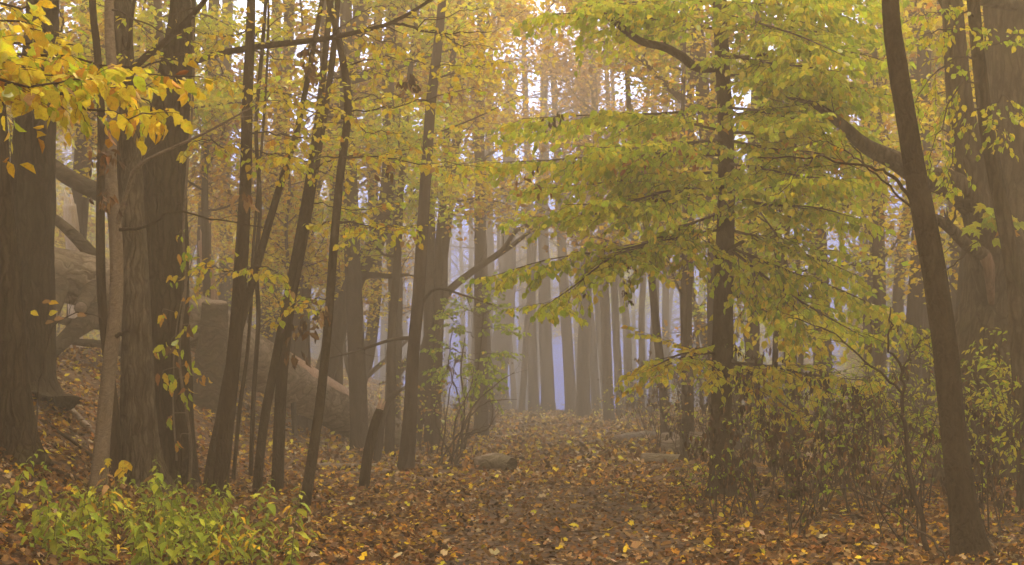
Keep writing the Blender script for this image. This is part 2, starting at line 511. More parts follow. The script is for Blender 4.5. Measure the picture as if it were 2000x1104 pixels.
class Tree:
    def __init__(self, name, base, label, cat='tree', group=None):
        self.base = np.asarray(base, float)
        self.e = obj(name, None, None, tuple(self.base))
        tag(self.e, label, cat, group)
        self.L = Leaves()      # ordinary leaves
        self.D = Leaves()      # withered, hanging leaves

    def part(self, name, acc, mat, smooth_=True):
        return obj(name, acc.mesh(name, M[mat], self.base, smooth_), self.e)

    def leafy(self, pts, size, sp, cols, fill=1.0, tilt=.45, start=.1, droop=.55):
        """leaves set alternately along a twig"""
        pts = np.asarray(pts)
        seg = np.linalg.norm(np.diff(pts, axis=0), axis=1); tot = seg.sum(); cum = np.concatenate([[0], np.cumsum(seg)])
        k = 0; s = tot * start
        while s <= tot:
            if rng.random() < fill:
                i = min(np.searchsorted(cum, s) - 1, len(seg) - 1); i = max(i, 0)
                q = pts[i] + (pts[i + 1] - pts[i]) * ((s - cum[i]) / max(seg[i], 1e-6))
                d = nrmz(pts[i + 1] - pts[i])
                side = 1 if k % 2 else -1
                ang = side * rng.uniform(.5, 1.15) if s < tot * .95 else rng.uniform(-.3, .3)
                a = rot_about(d, UP, ang) + np.array((0, 0, -droop)) + rng.normal(0, .15, 3)
                nn = UP + np.array((0, -.35, 0)) + rng.normal(0, tilt, 3)
                sz = size * rng.uniform(.65, 1.2)
                self.L.add(q + a * .012, a, nn, sz, choice(cols))
            k += 1; s += sp * rng.uniform(.7, 1.3)

    def spray(self, pts, r0, r1, side_len, side_sp, leaf, sp, cols, mat='twig', fill=1.0, start=.2, tilt=.45, n=14, droop=.15, sub=True, name='branch', flat=.35):
        """a branch with side twigs in one rough layer, leaves on every twig"""
        pts = smooth(pts, n)
        if r0 < .02:
            pts[1:-1] += rng.normal(0, .018, (n - 2, 3))
        acc = Acc()
        acc.add(*tube(pts, np.linspace(r0, r1, n), 6 if r0 < .03 else 9, .05, int(rng.integers(9999))))
        seg = np.linalg.norm(np.diff(pts, axis=0), axis=1); tot = seg.sum(); cum = np.concatenate([[0], np.cumsum(seg)])
        s = tot * start; k = 0
        while s < tot:
            i = min(max(np.searchsorted(cum, s) - 1, 0), len(seg) - 1)
            q = pts[i] + (pts[i + 1] - pts[i]) * ((s - cum[i]) / max(seg[i], 1e-6)); d = nrmz(pts[i + 1] - pts[i])
            t = s / tot
            side = 1 if k % 2 else -1
            dd = rot_about(d, UP, side * rng.uniform(.55, 1.1)); dd[2] += rng.normal(0, flat)
            ln = side_len * (1.15 - .65 * t) * rng.uniform(.5, 1.15)
            tp = twig_pts(q, dd, ln, droop)
            rr = max(.0022, (r0 * (1 - t) + r1 * t) * .4)
            acc.add(*tube(tp, np.linspace(rr, .0015, len(tp)), 4, cap=False))
            if sub:
                m = max(1, int(ln / (side_sp * 1.2)))
                for j in range(m):
                    w = (j + .6) / (m + .4) * (len(tp) - 1); i2 = int(w)
                    q2 = tp[i2] + (tp[i2 + 1] - tp[i2]) * (w - i2); d2 = nrmz(tp[i2 + 1] - tp[i2])
                    d3 = rot_about(d2, UP, (1 if j % 2 else -1) * rng.uniform(.5, 1.0)); d3[2] += rng.normal(0, .2)
                    l2 = ln * .45 * rng.uniform(.6, 1.2)
                    t2 = twig_pts(q2, d3, l2, droop, n=3)
                    acc.add(*tube(t2, np.linspace(rr * .6, .0012, len(t2)), 3, cap=False))
                    self.leafy(t2, leaf, sp, cols, fill, tilt)
            self.leafy(tp, leaf, sp, cols, fill, tilt, .25)
            s += side_sp * rng.uniform(.7, 1.3); k += 1
        self.leafy(pts[-4:], leaf, sp, cols, fill, tilt)
        return self.part(name, acc, mat)

    def bare(self, pts, r0, r1, twigs=0, tlen=.6, mat='twig', name='branch', n=16, rough=.06, sides=9):
        pts = smooth(pts, n)
        if r0 < .03:
            pts[1:-1] += rng.normal(0, .012, (n - 2, 3))
        acc = Acc()
        acc.add(*tube(pts, np.linspace(r0, r1, n), sides, rough, int(rng.integers(9999))))
        for _ in range(twigs):
            i = int(rng.integers(n // 4, n - 1))
            d = nrmz(pts[min(i + 1, n - 1)] - pts[i - 1]); dd = nrmz(d + rng.normal(0, .6, 3))
            tp = twig_pts(pts[i], dd, tlen * rng.uniform(.4, 1.2), .0, .2)
            acc.add(*tube(tp, np.linspace(max(.003, r1 * .5), .0015, len(tp)), 4, cap=False))
            for _ in range(2):
                j = int(rng.integers(1, 4)); t2 = twig_pts(tp[j], nrmz(tp[j + 1] - tp[j] + rng.normal(0, .6, 3)), tlen * .4, 0, .2, 3)
                acc.add(*tube(t2, np.linspace(.002, .001, len(t2)), 3, cap=False))
        return self.part(name, acc, mat)

    def clump(self, c, n, size, spread, cols, down=1.0):
        """withered leaves hanging in a bunch"""
        for _ in range(n):
            p = c + rng.normal(0, 1, 3) * np.array((spread, spread, spread * .9))
            a = np.array((0, 0, -down)) + rng.normal(0, .45, 3)
            self.D.add(p, a, rng.normal(0, 1, 3) + np.array((0, -.4, 0)), size * rng.uniform(.6, 1.2), choice(cols))

    def finish(self, T=OVATE, tname='ovate', mat='leaf', n_obj=200, objT=None, minpx=9, n_dead=60):
        emit(self.e, self.base, self.L, T, tname, mat, n_obj, minpx, objT, seed=int(rng.integers(9999)))
        emit(self.e, self.base, self.D, CURL, 'curl', 'litter', n_dead, 8, None, 'withered_leaf', 'withered_foliage', int(rng.integers(9999)))
        return self.e


# shared tree crowns above the picture, thickened to shade the near wood
def clump_cloud(g, n_clump, leaf_per, R3, clump=.75, size=.12):
    p = []; 
    ph = g.uniform(0, 2 * np.pi, n_clump); el = np.arcsin(g.uniform(-.7, 1, n_clump)); rr = g.uniform(.45, 1, n_clump) ** .6
    C = np.stack([np.cos(ph) * np.cos(el) * rr * R3[0], np.sin(ph) * np.cos(el) * rr * R3[1], np.sin(el) * rr * R3[2]], 1)
    q = C[:, None] + g.normal(0, 1, (n_clump, leaf_per, 3)) * np.array((clump, clump, clump * .32)) * g.uniform(.6, 1.3, (n_clump, 1, 1))
    return C, q.reshape(-1, 3)


def leaf_cloud_mesh(name, q, g, size, cols, T=KITE, mat='farleaf', tilt=.5, colvar=.2, clump_n=None):
    n = len(q)
    a = g.normal(0, 1, (n, 3)) * np.array((1, 1, .45)); a = nrmz(a)
    nn = np.array((0, 0, 1.0)) + g.normal(0, tilt, (n, 3)); nn = nn - a * (nn * a).sum(1)[:, None]; nn = nrmz(nn)
    s = size * g.uniform(.7, 1.3, n)
    w = np.array([x[1] for x in cols], float); c = g.choice([x[0] for x in cols], n, p=w / w.sum())
    return frames_mesh(name, q, a, nn, s, c, T, mat, (0, 0, 0), colvar, int(g.integers(9999)))


CROWN = []
for k in range(3):
    g = np.random.default_rng(70 + k)
    C, q = clump_cloud(g, 60, 44, (3.2, 3.2, 1.5), .55)
    acc = Acc()
    for c in C[:18]:
        acc.add(*tube(smooth([(0, 0, -2.2), c * .5 + np.array((0, 0, -.3)), c], 6), np.linspace(.045, .008, 6), 4, cap=False))
    CROWN.append((leaf_cloud_mesh('crown', q, g, .19, [(YEL, 3), (YG, 3), (LIME, 2), (GOLD, 1)]), acc.mesh('top_limbs', M['dark'])))


def px_poly(pts, d0, d1):
    n = len(pts)
    return np.array([P(p[0], p[1], d0 + (d1 - d0) * i / max(n - 1, 1)) for i, p in enumerate(pts)])


def trunk_tree(name, label, pts, d, widths, mat, d1=None, height=11.0, cat='tree', group=None, sides=16, rough=.05, ridges=0.0, flare=.6, crown=True, cs=1.0):
    """pts: photo pixels up the trunk; the foot is set on the ground. Extends above the picture to its full height."""
    d1 = d if d1 is None else d1
    W = px_poly(pts, d, d1)
    W[0][2] = float(H(W[0][0], W[0][1])) - .06
    r = [w * .5 * d / F for w in widths]
    if crown:
        dirv = nrmz(W[-1] - W[-2]); dirv = nrmz(dirv + np.array((0, 0, .8)))
        top = W[-1].copy(); height = max(height, 1.6 + .277 * d + 4.2 * cs + .8); rest = max(height - top[2], 1.0)
        extra = [top + dirv * rest * f + rng.normal(0, .08, 3) for f in (.4, .75, 1.0)]
        W = np.vstack([W, extra]); r += [r[-1] * .8, r[-1] * .55, r[-1] * .25]
    ln = np.linalg.norm(np.diff(W, axis=0), axis=1); cum = np.concatenate([[0], np.cumsum(ln)]); tot = cum[-1]
    n = int(max(24, min(110, tot / .12))) if sides > 10 else int(max(14, tot / .3))
    par = np.interp(np.linspace(0, tot, n), cum, np.arange(len(W)))
    S = smooth(W, 4 * len(W)); sp = np.linspace(0, len(W) - 1, len(S))
    pts3 = np.stack([np.interp(par, sp, S[:, i]) for i in range(3)], 1)
    rad = np.interp(par, np.arange(len(r)), r)
    base = np.array((W[0][0], W[0][1], float(H(W[0][0], W[0][1]))))
    t = Tree(name, base, label, cat, group)
    acc = Acc(); acc.add(*tube(pts3, rad, sides, rough, int(rng.integers(9999)), flare, True, ridges))
    t.part('trunk', acc, mat)
    t.line = pts3; t.rad = rad
    if crown:
        k = int(rng.integers(3)); cm, lm = CROWN[k]
        top = W[-1] - base
        rz = rng.uniform(0, 6.28)
        for me, nm in ((cm, 'crown'), (lm, 'top_limbs')):
            o = obj(nm, me, t.e, tuple(top)); o.rotation_euler = (0, 0, rz); o.scale = (cs, cs, cs)
            if nm == 'crown': o['kind'] = 'stuff'
    return t


def on(t, u=None, v=None):
    """point of a trunk that shows at height v"""
    uu, vv, _ = proj(t.line)
    return t.line[int(np.argmin(np.abs(vv - v)))]


def ground_pt(u, d):
    x = (u - CX) / F * d
    for _ in range(3):
        z = float(H(x, d)); f = d * CP + (z - CAMZ) * SP; x = (u - CX) / F * f
    return np.array((x, d, float(H(x, d))))


# ================================================================== THE GROUND
def sheet(name, xs, ys, dz, mat, label=None):
    X, Y = np.meshgrid(xs, ys); Z = H(X, Y) + dz
    V = np.stack([X, Y, Z], -1).reshape(-1, 3); nx = len(xs); ny = len(ys)
    i = np.arange(ny - 1)[:, None] * nx + np.arange(nx - 1)[None]
    Q = np.stack([i, i + 1, i + nx + 1, i + nx], -1).reshape(-1, 4)
    return tag(obj(name, mesh_from(name, V, Q, mat, True)), label, None, None, 'structure')


xs = np.concatenate([np.linspace(-110, -24, 20), np.linspace(-22, 22, 120), np.linspace(24, 110, 20)])
ys = np.concatenate([np.linspace(-12, 8, 10), np.linspace(9, 60, 150), np.linspace(62, 260, 50)])
sheet('ground', xs, ys, 0, M['ground'], 'leaf-strewn forest floor rising into a bank on the left')
t_ = np.linspace(-1.35, 1.35, 14); yp = np.linspace(-10, 76, 180)
Xp = path_x(yp)[:, None] + t_[None] * (1 + .08 * np.sin(yp * .8))[:, None]; Yp = np.repeat(yp[:, None], 14, 1)
Vp = np.stack([Xp, Yp, H(Xp, Yp) + .006], -1).reshape(-1, 3)
ip = np.arange(179)[:, None] * 14 + np.arange(13)[None]
tag(obj('path', mesh_from('path', Vp, np.stack([ip, ip + 1, ip + 15, ip + 14], -1).reshape(-1, 4), M['pathm'], True)), 'trodden leaf-covered path running into the fog', None, None, 'structure')

# fallen leaves covering the floor: nobody could count them
LIT = [(BRN, 34), (DBR, 20), (TAN, 16), (RUST, 14), (ORG, 9), (GOLD, 5), (PALE, 5), (YEL, 3)]
LITP = [(BRN, 34), (DBR, 14), (TAN, 36), (RUST, 6), (PALE, 8), (GOLD, 1)]


_lit = []


def litter(n, ymin, ymax, T, size, seed, keep, cols, lift=.02, dens=1.6):
    g = np.random.default_rng(seed)
    y = ymin + (ymax - ymin) * g.random(n) ** 1.0
    half = y * .40 + 2.0
    x = g.uniform(-1, 1, n) * half
    k = keep(x, y, g); x, y = x[k], y[k]; n = len(x)
    z = H(x, y) + g.uniform(.004, lift, n)
    e = .15
    sx = (H(x + e, y) - H(x - e, y)) / (2 * e); sy = (H(x, y + e) - H(x, y - e)) / (2 * e)
    nn = np.stack([-sx, -sy, np.ones(n)], 1) + g.normal(0, .38, (n, 3)); nn = nrmz(nn)
    ph = g.uniform(0, 6.28, n); a = np.stack([np.cos(ph), np.sin(ph), np.zeros(n)], 1); a = nrmz(a - nn * (a * nn).sum(1)[:, None])
    s = size * g.uniform(.6, 1.3, n) * np.clip(y / 22, 1, 1.6)
    w = np.array([c[1] for c in cols], float); c = g.choice([c[0] for c in cols], n, p=w / w.sum())
    _lit.append(frames_mesh('leaf_litter', np.stack([x, y, z], 1), a, nn, s, c, T, 'litter', (0, 0, 0), .22, seed, None, True))


onp = lambda x, y: np.abs(x - path_x(y)) < 1.25 + .25 * np.sin(y * 1.7 + x)
for i, T in enumerate((DRY1, DRY2, DRY3)):
    litter(19000, 8.5, 24, T, .086, 100 + i, lambda x, y, g: ~onp(x, y) | (g.random(len(x)) < .12), LIT, .06)
    litter(10500, 8.5, 30, T, .07, 110 + i, lambda x, y, g: onp(x, y), LITP, .02)
litter(66000, 24, 72, DRY2, .105, 120, lambda x, y, g: g.random(len(x)) < 1.0, LIT + [(ORG, 10), (GOLD, 7), (YEL, 5), (PALE, 4)], .04)

g = np.random.default_rng(222)
dr = []
for (u, d, w) in ((38, 16, 72), (58, 20, 104), (188, 15.6, 32), (228, 17.2, 22), (288, 17.4, 84), (344, 19, 80), (428, 18.4, 32), (404, 19, 20), (500, 19.6, 19), (541, 20.2, 24), (593, 18.6, 22), (1412, 20.6, 54), (1900, 13.2, 60), (708, 22.5, 22), (792, 27, 30), (592, 29, 48)):
    c = ground_pt(u, d); rr = w * .5 * d / F
    n = int(70 + rr * 400)
    ph = g.uniform(0, 6.28, n); q = rr * 1.05 + np.abs(g.normal(0, .16, n)) + .02
    x = c[0] + np.cos(ph) * q; y = c[1] + np.sin(ph) * q
    dr.append(np.stack([x, y, H(x, y) + .02 + .07 * np.exp(-(q - rr) / .12) * g.uniform(.2, 1.2, n)], 1))
dr = np.vstack(dr); n = len(dr)
nn = nrmz(np.array((0, 0, 1.)) + g.normal(0, .55, (n, 3))); ph = g.uniform(0, 6.28, n); a = np.stack([np.cos(ph), np.sin(ph), np.zeros(n)], 1); a = nrmz(a - nn * (a * nn).sum(1)[:, None])
wts = np.array([c[1] for c in LIT], float)
_lit.append(frames_mesh('leaf_litter', dr, a, nn, .095 * g.uniform(.7, 1.3, n), g.choice([c[0] for c in LIT], n, p=wts / wts.sum()), DRY1, 'litter', (0, 0, 0), .22, 223, None, True))
_o = np.cumsum([0] + [len(q[0]) for q in _lit])
tag(obj('leaf_litter', mesh_from('leaf_litter', np.vstack([q[0] for q in _lit]), np.vstack([q[1] + _o[i] for i, q in enumerate(_lit)]), M['litter'], False, np.vstack([q[2] for q in _lit]))), 'brown and rust fallen leaves covering the forest floor', None, None, 'stuff')

# bright leaves lying on top, one by one
g = np.random.default_rng(41)
mats = [leaf_mesh(tn, T, ci, 'litter', v) for v in range(2) for tn, T in (('dry1', DRY1), ('lobed', LOBED), ('dry2', DRY2)) for ci in (YEL, GOLD, ORG, PALE, TAN)]
cnt = 0
while cnt < 260:
    y = 10.8 + 19 * g.random() ** 1.5
    x = g.uniform(-.36, .36) * y
    if abs(x - float(path_x(y))) < 1.2 and g.random() < .6: continue
    ci = int(g.integers(len(mats)))
    cw = ('yellow', 'golden', 'orange', 'pale', 'tan')[ci % 5]; sw = ('ragged curled', 'lobed', 'oval curled')[(ci // 5) % 3]
    uu = float(proj((x, y, 0))[0][0]); dp = x - float(path_x(y))
    zw = ('on the path' if abs(dp) < 1.3 else 'beside the herb patch' if uu < 620 and y < 15 else 'among the left trunks' if uu < 560 else 'near the dead stub' if uu < 800 else
          'at the left side of the path' if dp < 0 else 'near the green tree foot' if uu < 1500 and y > 15 else 'at the right side of the path' if uu < 1500 else 'under the shrubs')
    fw = ' close by' if y < 14 else '' if y < 20 else ' far off'
    o = tag(obj('fallen_leaf', mats[ci], None, (x, y, float(H(x, y)) + .045)), '%s %s leaf on the litter %s%s' % (cw, sw, zw, fw), 'leaf', 'bright leaves on the forest floor')
    o.rotation_euler = (g.normal(0, .3), g.normal(0, .3), g.uniform(0, 6.28))
    s = g.uniform(.085, .15); o.scale = (s, s, s)
    cnt += 1

# ================================================================== BACKGROUND WOOD
def forest_template(seed, h, r, lean, foliage_from=.3):
    g = np.random.default_rng(seed)
    n = 9
    z = np.linspace(0, h, n)
    x = lean * (z / h) ** 1.3 * h + np.cumsum(g.normal(0, .05, n)); y = np.cumsum(g.normal(0, .05, n))
    x[0] = y[0] = 0
    pts = smooth(np.stack([x, y, z - .15], 1), 26)
    acc = Acc()
    acc.add(*tube(pts, np.linspace(r, r * .4, 26) * (1 + .0 * z.mean()), 9, .06, seed, .2))
    cl = []
    for k in range(16):
        t = g.uniform(foliage_from, .98); i = int(t * 25)
        az = g.uniform(0, 6.28); L = (1.1 - t * .55) * h * .24 * g.uniform(.6, 1.2)
        d = np.array((math.cos(az), math.sin(az), g.uniform(.15, .9)))
        p = [pts[i]]
        for _ in range(5):
            d = nrmz(d + g.normal(0, .18, 3)); p.append(p[-1] + d * L / 5)
        p = smooth(p, 9)
        acc.add(*tube(p, np.linspace(r * (1 - t * .75) * .42, .012, 9), 5, cap=False))
        for j in range(2, 9):
            for _ in range(2):
                dd = nrmz(d + g.normal(0, .8, 3)); e = L * .3 * g.uniform(.5, 1.2)
                q = smooth([p[j], p[j] + dd * e * .5 + g.normal(0, .05, 3), p[j] + dd * e + np.array((0, 0, -.08))], 4)
                acc.add(*tube(q, np.linspace(.012, .004, 4), 3, cap=False))
                cl.append(q[-1]); cl.append(q[1])
    return acc, np.array(cl), h


FT = []
for k, (h, r, lean, ff) in enumerate([(19, .24, .0, .45), (17, .19, .05, .40), (21, .30, -.03, .5), (15, .15, .1, .38), (18, .22, -.08, .42), (20, .27, .03, .5)]):
    acc, cl, h = forest_template(300 + k, h, r, lean, ff)
    tm = acc.mesh('trunk', M['far'])
    cm = []
    for ci, cols in enumerate(([(YEL, 4), (GOLD, 3), (ORG, 2), (TAN, 2)], [(YG, 4), (LIME, 3), (YEL, 3)], [(ORG, 3), (TAN, 4), (BRN, 2), (GOLD, 2)])):
        g = np.random.default_rng(500 + 10 * k + ci)
        sel = cl[g.random(len(cl)) < .85]
        q = (sel[:, None] + g.normal(0, 1, (len(sel), 18, 3)) * np.array((.42, .42, .16))).reshape(-1, 3)
        cm.append(leaf_cloud_mesh('crown', q, g, .17, cols, tilt=.9))
    FT.append((tm, cm))


def forest_tree(u, d, k, col, label, group, width=None, rz=None, sc=None, crown=True, name='forest_tree'):
    b = ground_pt(u, d)
    e = tag(obj(name, None, None, tuple(b)), label, 'tree', group)
    base_r = (.24, .19, .30, .15, .22, .27)[k]
    s = sc or 1.0
    wr = (width * .5 * d / F) / base_r if width else s
    rz = rng.uniform(0, 6.28) if rz is None else rz
    tx, ty = rng.normal(0, .03, 2)
    for me, nm in ((FT[k][0], 'trunk'), (FT[k][1][col], 'crown')):
        if nm == 'crown' and not crown: continue
        o = obj(nm, me, e); o.rotation_euler = (tx, ty, rz)
        o.scale = (wr, wr, s)
        if nm == 'crown': o['kind'] = 'stuff'; o.scale = (s, s, s)
    return e


# the row of trunks that closes the far end of the path
ends = [(1018, 13, 66, 1, 'thin grey trunk, first in the row at the far end of the path'), (1044, 21, 68, 0, 'mauve trunk just left of the widest one at the path end'),
        (1072, 29, 69, 2, 'widest mauve trunk left of the bright gap at the path end'), (1117, 24, 66, 5, 'mauve trunk bordering the right side of the bright gap'),
        (1133, 19, 72, 4, 'mauve trunk close behind the one right of the gap'), (1165, 18, 68, 1, 'straight hazy trunk third right of the bright gap'),
        (1213, 17, 60, 0, 'straight brownish hazy trunk right of the path end'), (1252, 15, 58, 3, 'slim hazy trunk beside the path end brushwood'),
        (975, 44, 76, 2, 'broad dim trunk behind the green sapling at the path end'), (950, 22, 78, 4, 'dim trunk behind the green sapling left of the broad one'),
        (1145, 15, 74, 3, 'thin mauve trunk fourth right of the bright gap'), (1188, 20, 70, 4, 'mauve trunk fifth right of the bright gap'), (1232, 18, 66, 1, 'tilted mauve trunk before the path end brushwood'), (1275, 20, 62, 0, 'hazy trunk amid the brushwood right of the path end'),
        (1004, 12, 80, 3, 'faintest thin trunk at the left of the bright row'), (925, 20, 66, 0, 'dim trunk seen through the green sapling'), (1300, 16, 70, 5, 'dim slim trunk right of the path end near the bowed trunk'), (1340, 20, 64, 2, 'dim trunk under the bowed trunk')]
for i, (u, w, d, k, lab) in enumerate(ends):
    forest_tree(u, d, k, i % 3, lab, None, w, None, 1.0 + .1 * math.sin(i * 2.1), crown=False)
# trees whose boughs meet over the path before the glade
for (u, d, k, c, sc_, lab) in ((850, 37, 1, 0, .8, 'yellow-leaved tree overhanging the path from its left side'), (1300, 39, 3, 2, .9, 'tan-leaved tree overhanging the path from its right side'),
                              (1345, 34, 1, 1, .8, 'yellow-green tree close behind the green tree'), (760, 33, 3, 1, .8, 'yellow-green tree left of the path behind the forked tree'), (940, 44, 0, 0, .95, 'tall yellow tree at the glade edge left of the path'), (955, 51, 4, 0, 1.0, 'yellow tree with boughs over the far path'), (1190, 55, 4, 2, 1.0, 'tan-leaved tree at the glade edge right of the path'), (1140, 60, 2, 2, 1.0, 'tan-leaved tall tree behind the glade edge'), (1785, 33, 2, 0, .8, 'hazy yellow tree showing above the thick oak limb'), (1905, 36, 0, 1, .85, 'hazy yellow-green tree behind the flaking trunk')):
    forest_tree(u, d, k, c, lab, None, None, None, sc_)

def far_label(u, d, k, col, kind='tree'):
    z = ('behind the trunks at the left edge' if u < 240 else 'behind the vine trunk' if u < 480 else 'behind the leaning saplings' if u < 720 else 'left of the path end' if u < 1010 else
         'at the bright gap' if d > 96 and u < 1120 else
         'beyond the glade' if d > 80 and u < 1250 else 'right of the path end' if u < 1420 else 'behind the green boughs' if u < 1760 else 'behind the big oak')
    f = ('straight', 'slim', 'stout', 'thin leaning', 'tilted', 'tall')[k]
    c = ('yellow-leaved', 'yellow-green', 'tan-leaved', 'bare')[col]
    h = 'hazy' if d < 45 else 'foggy' if d < 70 else 'faint'
    w = ' outside the frame' if u < -20 or u > 2020 else ''
    return '%s %s %s %s %s%s' % (h, f, c, kind, z, w)


zones = [('far foggy tree left of the path behind the leaning trunks', 'foggy trees left of the path'),
         ('far foggy tree right of the path behind the green tree', 'foggy trees right of the path'),
         ('faint tree beyond the crest at the path end', 'faint trees beyond the crest')]
g = np.random.default_rng(77)
placed = []
tries = 0
while len(placed) < 135 and tries < 5000:
    tries += 1
    d = 29 + 90 * g.random() ** 1.15
    u = g.uniform(-350, 2350)
    b = ground_pt(u, d)
    off = b[0] - float(path_x(d))
    if d < 60 and abs(off) < 3.0: continue
    if 42 < d < 92 and abs(off) < 14: continue
    if 1076 < u < 1108: continue
    if u > 1250 and d < 33: continue
    if any((b[0] - q[0]) ** 2 + (b[1] - q[1]) ** 2 < 2.2 ** 2 for q in placed): continue
    placed.append(b)
    z = 2 if d > 80 and 850 < u < 1350 else (0 if u < 1050 else 1)
    k_, c_ = int(g.integers(6)), int(g.choice(3, p=(.42, .33, .25)))
    cr_ = d < 45 or g.random() < .45
    forest_tree(u, d, k_, c_, far_label(u, d, k_, c_ if cr_ else 3), 'foggy trees behind the near trunks', None, None, float(g.uniform(.7, 1.05)), crown=cr_)

# trees that close the glade far behind the end of the path
g = np.random.default_rng(321)
n_ = 0
for _ in range(3000):
    if n_ >= 80: break
    d = g.uniform(98, 165); u = g.uniform(620, 1560)
    if 1074 < u < 1112 and g.random() < .7: continue
    b = ground_pt(u, d)
    if any((b[0] - q[0]) ** 2 + (b[1] - q[1]) ** 2 < 2.4 ** 2 for q in placed): continue
    placed.append(b); n_ += 1
    k_, c_ = int(g.integers(6)), int(g.integers(3))
    forest_tree(u, d, k_, c_, far_label(u, d, k_, 3, 'tree across the glade'), 'faint trees across the glade', None, None, float(g.uniform(.8, 1.15)), name='distant_tree', crown=False)

# unseen trees added around and behind the viewer to shade the near fog
g = np.random.default_rng(123)
ring = []
for _ in range(4000):
    if len(ring) >= 150: break
    y = g.uniform(-18, 34); x = g.uniform(-22, 22)
    if y > 1 and abs(x) < .44 * y + 2.5: continue
    if x > 0 and y > 9 and g.random() < .6: continue
    if abs(x - float(path_x(y))) < 1.9: continue
    if any((x - q[0]) ** 2 + (y - q[1]) ** 2 < 1.9 ** 2 for q in ring): continue
    ring.append((x, y))
    k = int(g.integers(6)); e = tag(obj('shade_tree', None, None, (x, y, float(H(x, y)))), 'unseen forest tree added beside or behind the viewer for shade', 'tree', 'unseen trees added for shade')
    rz = g.uniform(0, 6.28); s_ = g.uniform(.6, .85)
    for me, nm in ((FT[k][0], 'trunk'), (FT[k][1][int(g.integers(3))], 'crown')):
        o = obj(nm, me, e); o.rotation_euler = (0, 0, rz); o.scale = (s_ * 1.45, s_ * 1.45, s_)
        if nm == 'crown': o['kind'] = 'stuff'

# understory trees: thin stems with leafy layers low down
LT, UT = [], []
for k, (h, r, lean) in enumerate([(6.5, .05, .05), (5.5, .045, -.12), (7.5, .06, .0), (6, .05, .14)]):
    acc, cl, h = forest_template(870 + k, h, r, lean, .06)
    tm = acc.mesh('trunk', M['far']); cm = []
    for ci, cols in enumerate(([(YEL, 5), (GOLD, 3), (ORG, 2), (TAN, 2)], [(YG, 4), (LIME, 2), (TAN, 3)], [(ORG, 2), (TAN, 5), (BRN, 3)])):
        g = np.random.default_rng(880 + 10 * k + ci)
        q = (cl[:, None] + g.normal(0, 1, (len(cl), 9, 3)) * np.array((.32, .32, .2))).reshape(-1, 3)
        cm.append(leaf_cloud_mesh('crown', q, g, .15, cols, tilt=.9))
    LT.append((tm, cm))
for k, (h, r, lean) in enumerate([(8.5, .07, .05), (7, .055, -.12), (10, .085, .0), (9, .07, .14)]):
    acc, cl, h = forest_template(800 + k, h, r, lean, .34)
    tm = acc.mesh('trunk', M['far']); cm = []
    for ci, cols in enumerate(([(YEL, 5), (GOLD, 3), (ORG, 1)], [(YG, 4), (LIME, 3), (YEL, 3)], [(ORG, 3), (TAN, 3), (GOLD, 3)])):
        g = np.random.default_rng(850 + 10 * k + ci)
        q = (cl[:, None] + g.normal(0, 1, (len(cl), 6, 3)) * np.array((.28, .28, .09))).reshape(-1, 3)
        cm.append(leaf_cloud_mesh('crown', q, g, .12, cols, tilt=.9))
    UT.append((tm, cm))
ul = [('slight yellow understory tree in the haze left of the path', 'yellow understory trees left of the path'), ('slight understory tree in the haze right of the path', 'understory trees right of the path')]
g = np.random.default_rng(99)
for i in range(28):
    left = i % 2 == 0
    for _ in range(60):
        d = g.uniform(25, 50); u = g.uniform(-80, 940) if left else g.uniform(1260, 2080)
        b = ground_pt(u, d)
        if abs(b[0] - float(path_x(d))) > 2.8 and not any((b[0] - q[0]) ** 2 + (b[1] - q[1]) ** 2 < 1.5 ** 2 for q in placed): break
    placed.append(b)
    k_, c_ = int(g.integers(4)), int(g.choice(3, p=(.5, .35, .15)))
    tm, cm = UT[k_]; grp = ul[0 if left else 1][1]; lab = far_label(u, d, (4, 3, 0, 3)[k_], c_, 'understory tree')
    e = tag(obj('understory_tree', None, None, tuple(b)), lab, 'tree', grp)
    rz = g.uniform(0, 6.28); s_ = g.uniform(.8, 1.25)
    for me, nm in ((tm, 'trunk'), (cm[c_], 'crown')):
        o = obj(nm, me, e); o.rotation_euler = (0, 0, rz); o.scale = (s_, s_, s_)
        if nm == 'crown': o['kind'] = 'stuff'

# low hazy thickets of small trees that close the view far back
for i in range(90):
    left = i % 2 == 0
    for _ in range(80):
        d = g.uniform(50, 110); u = g.uniform(-250, 960) if left else g.uniform(1230, 2250)
        b = ground_pt(u, d)
        if abs(b[0] - float(path_x(d))) > (12 if d < 92 else 0) and not any((b[0] - q[0]) ** 2 + (b[1] - q[1]) ** 2 < 1.8 ** 2 for q in placed): break
    placed.append(b)
    k_, c_ = int(g.integers(4)), int(g.choice(3, p=(.3, .25, .45)))
    e = tag(obj('thicket_tree', None, None, tuple(b)), far_label(u, d, (4, 3, 0, 3)[k_], c_, 'thicket tree'), 'tree', 'low thicket trees far back in the fog')
    rz = g.uniform(0, 6.28); s_ = g.uniform(.7, 1.1)
    for me, nm in ((LT[k_][0], 'trunk'), (LT[k_][1][c_], 'crown')):
        o = obj(nm, me, e); o.rotation_euler = (0, 0, rz); o.scale = (s_ * 1.2, s_ * 1.2, s_)
        if nm == 'crown': o['kind'] = 'stuff'

# ================================================================== LEFT SIDE
YCOL = [(YEL, 5), (GOLD, 2.4), (YG, 3.5), (LIME, 1.8), (ORG, .5), (TAN, .4)]
YCOL2 = [(YEL, 5), (GOLD, 2), (YG, 3), (LIME, 2)]
GCOL = [(LIME, 5), (YG, 5), (GRN, 2), (YEL, 1.5), (GOLD, .2)]

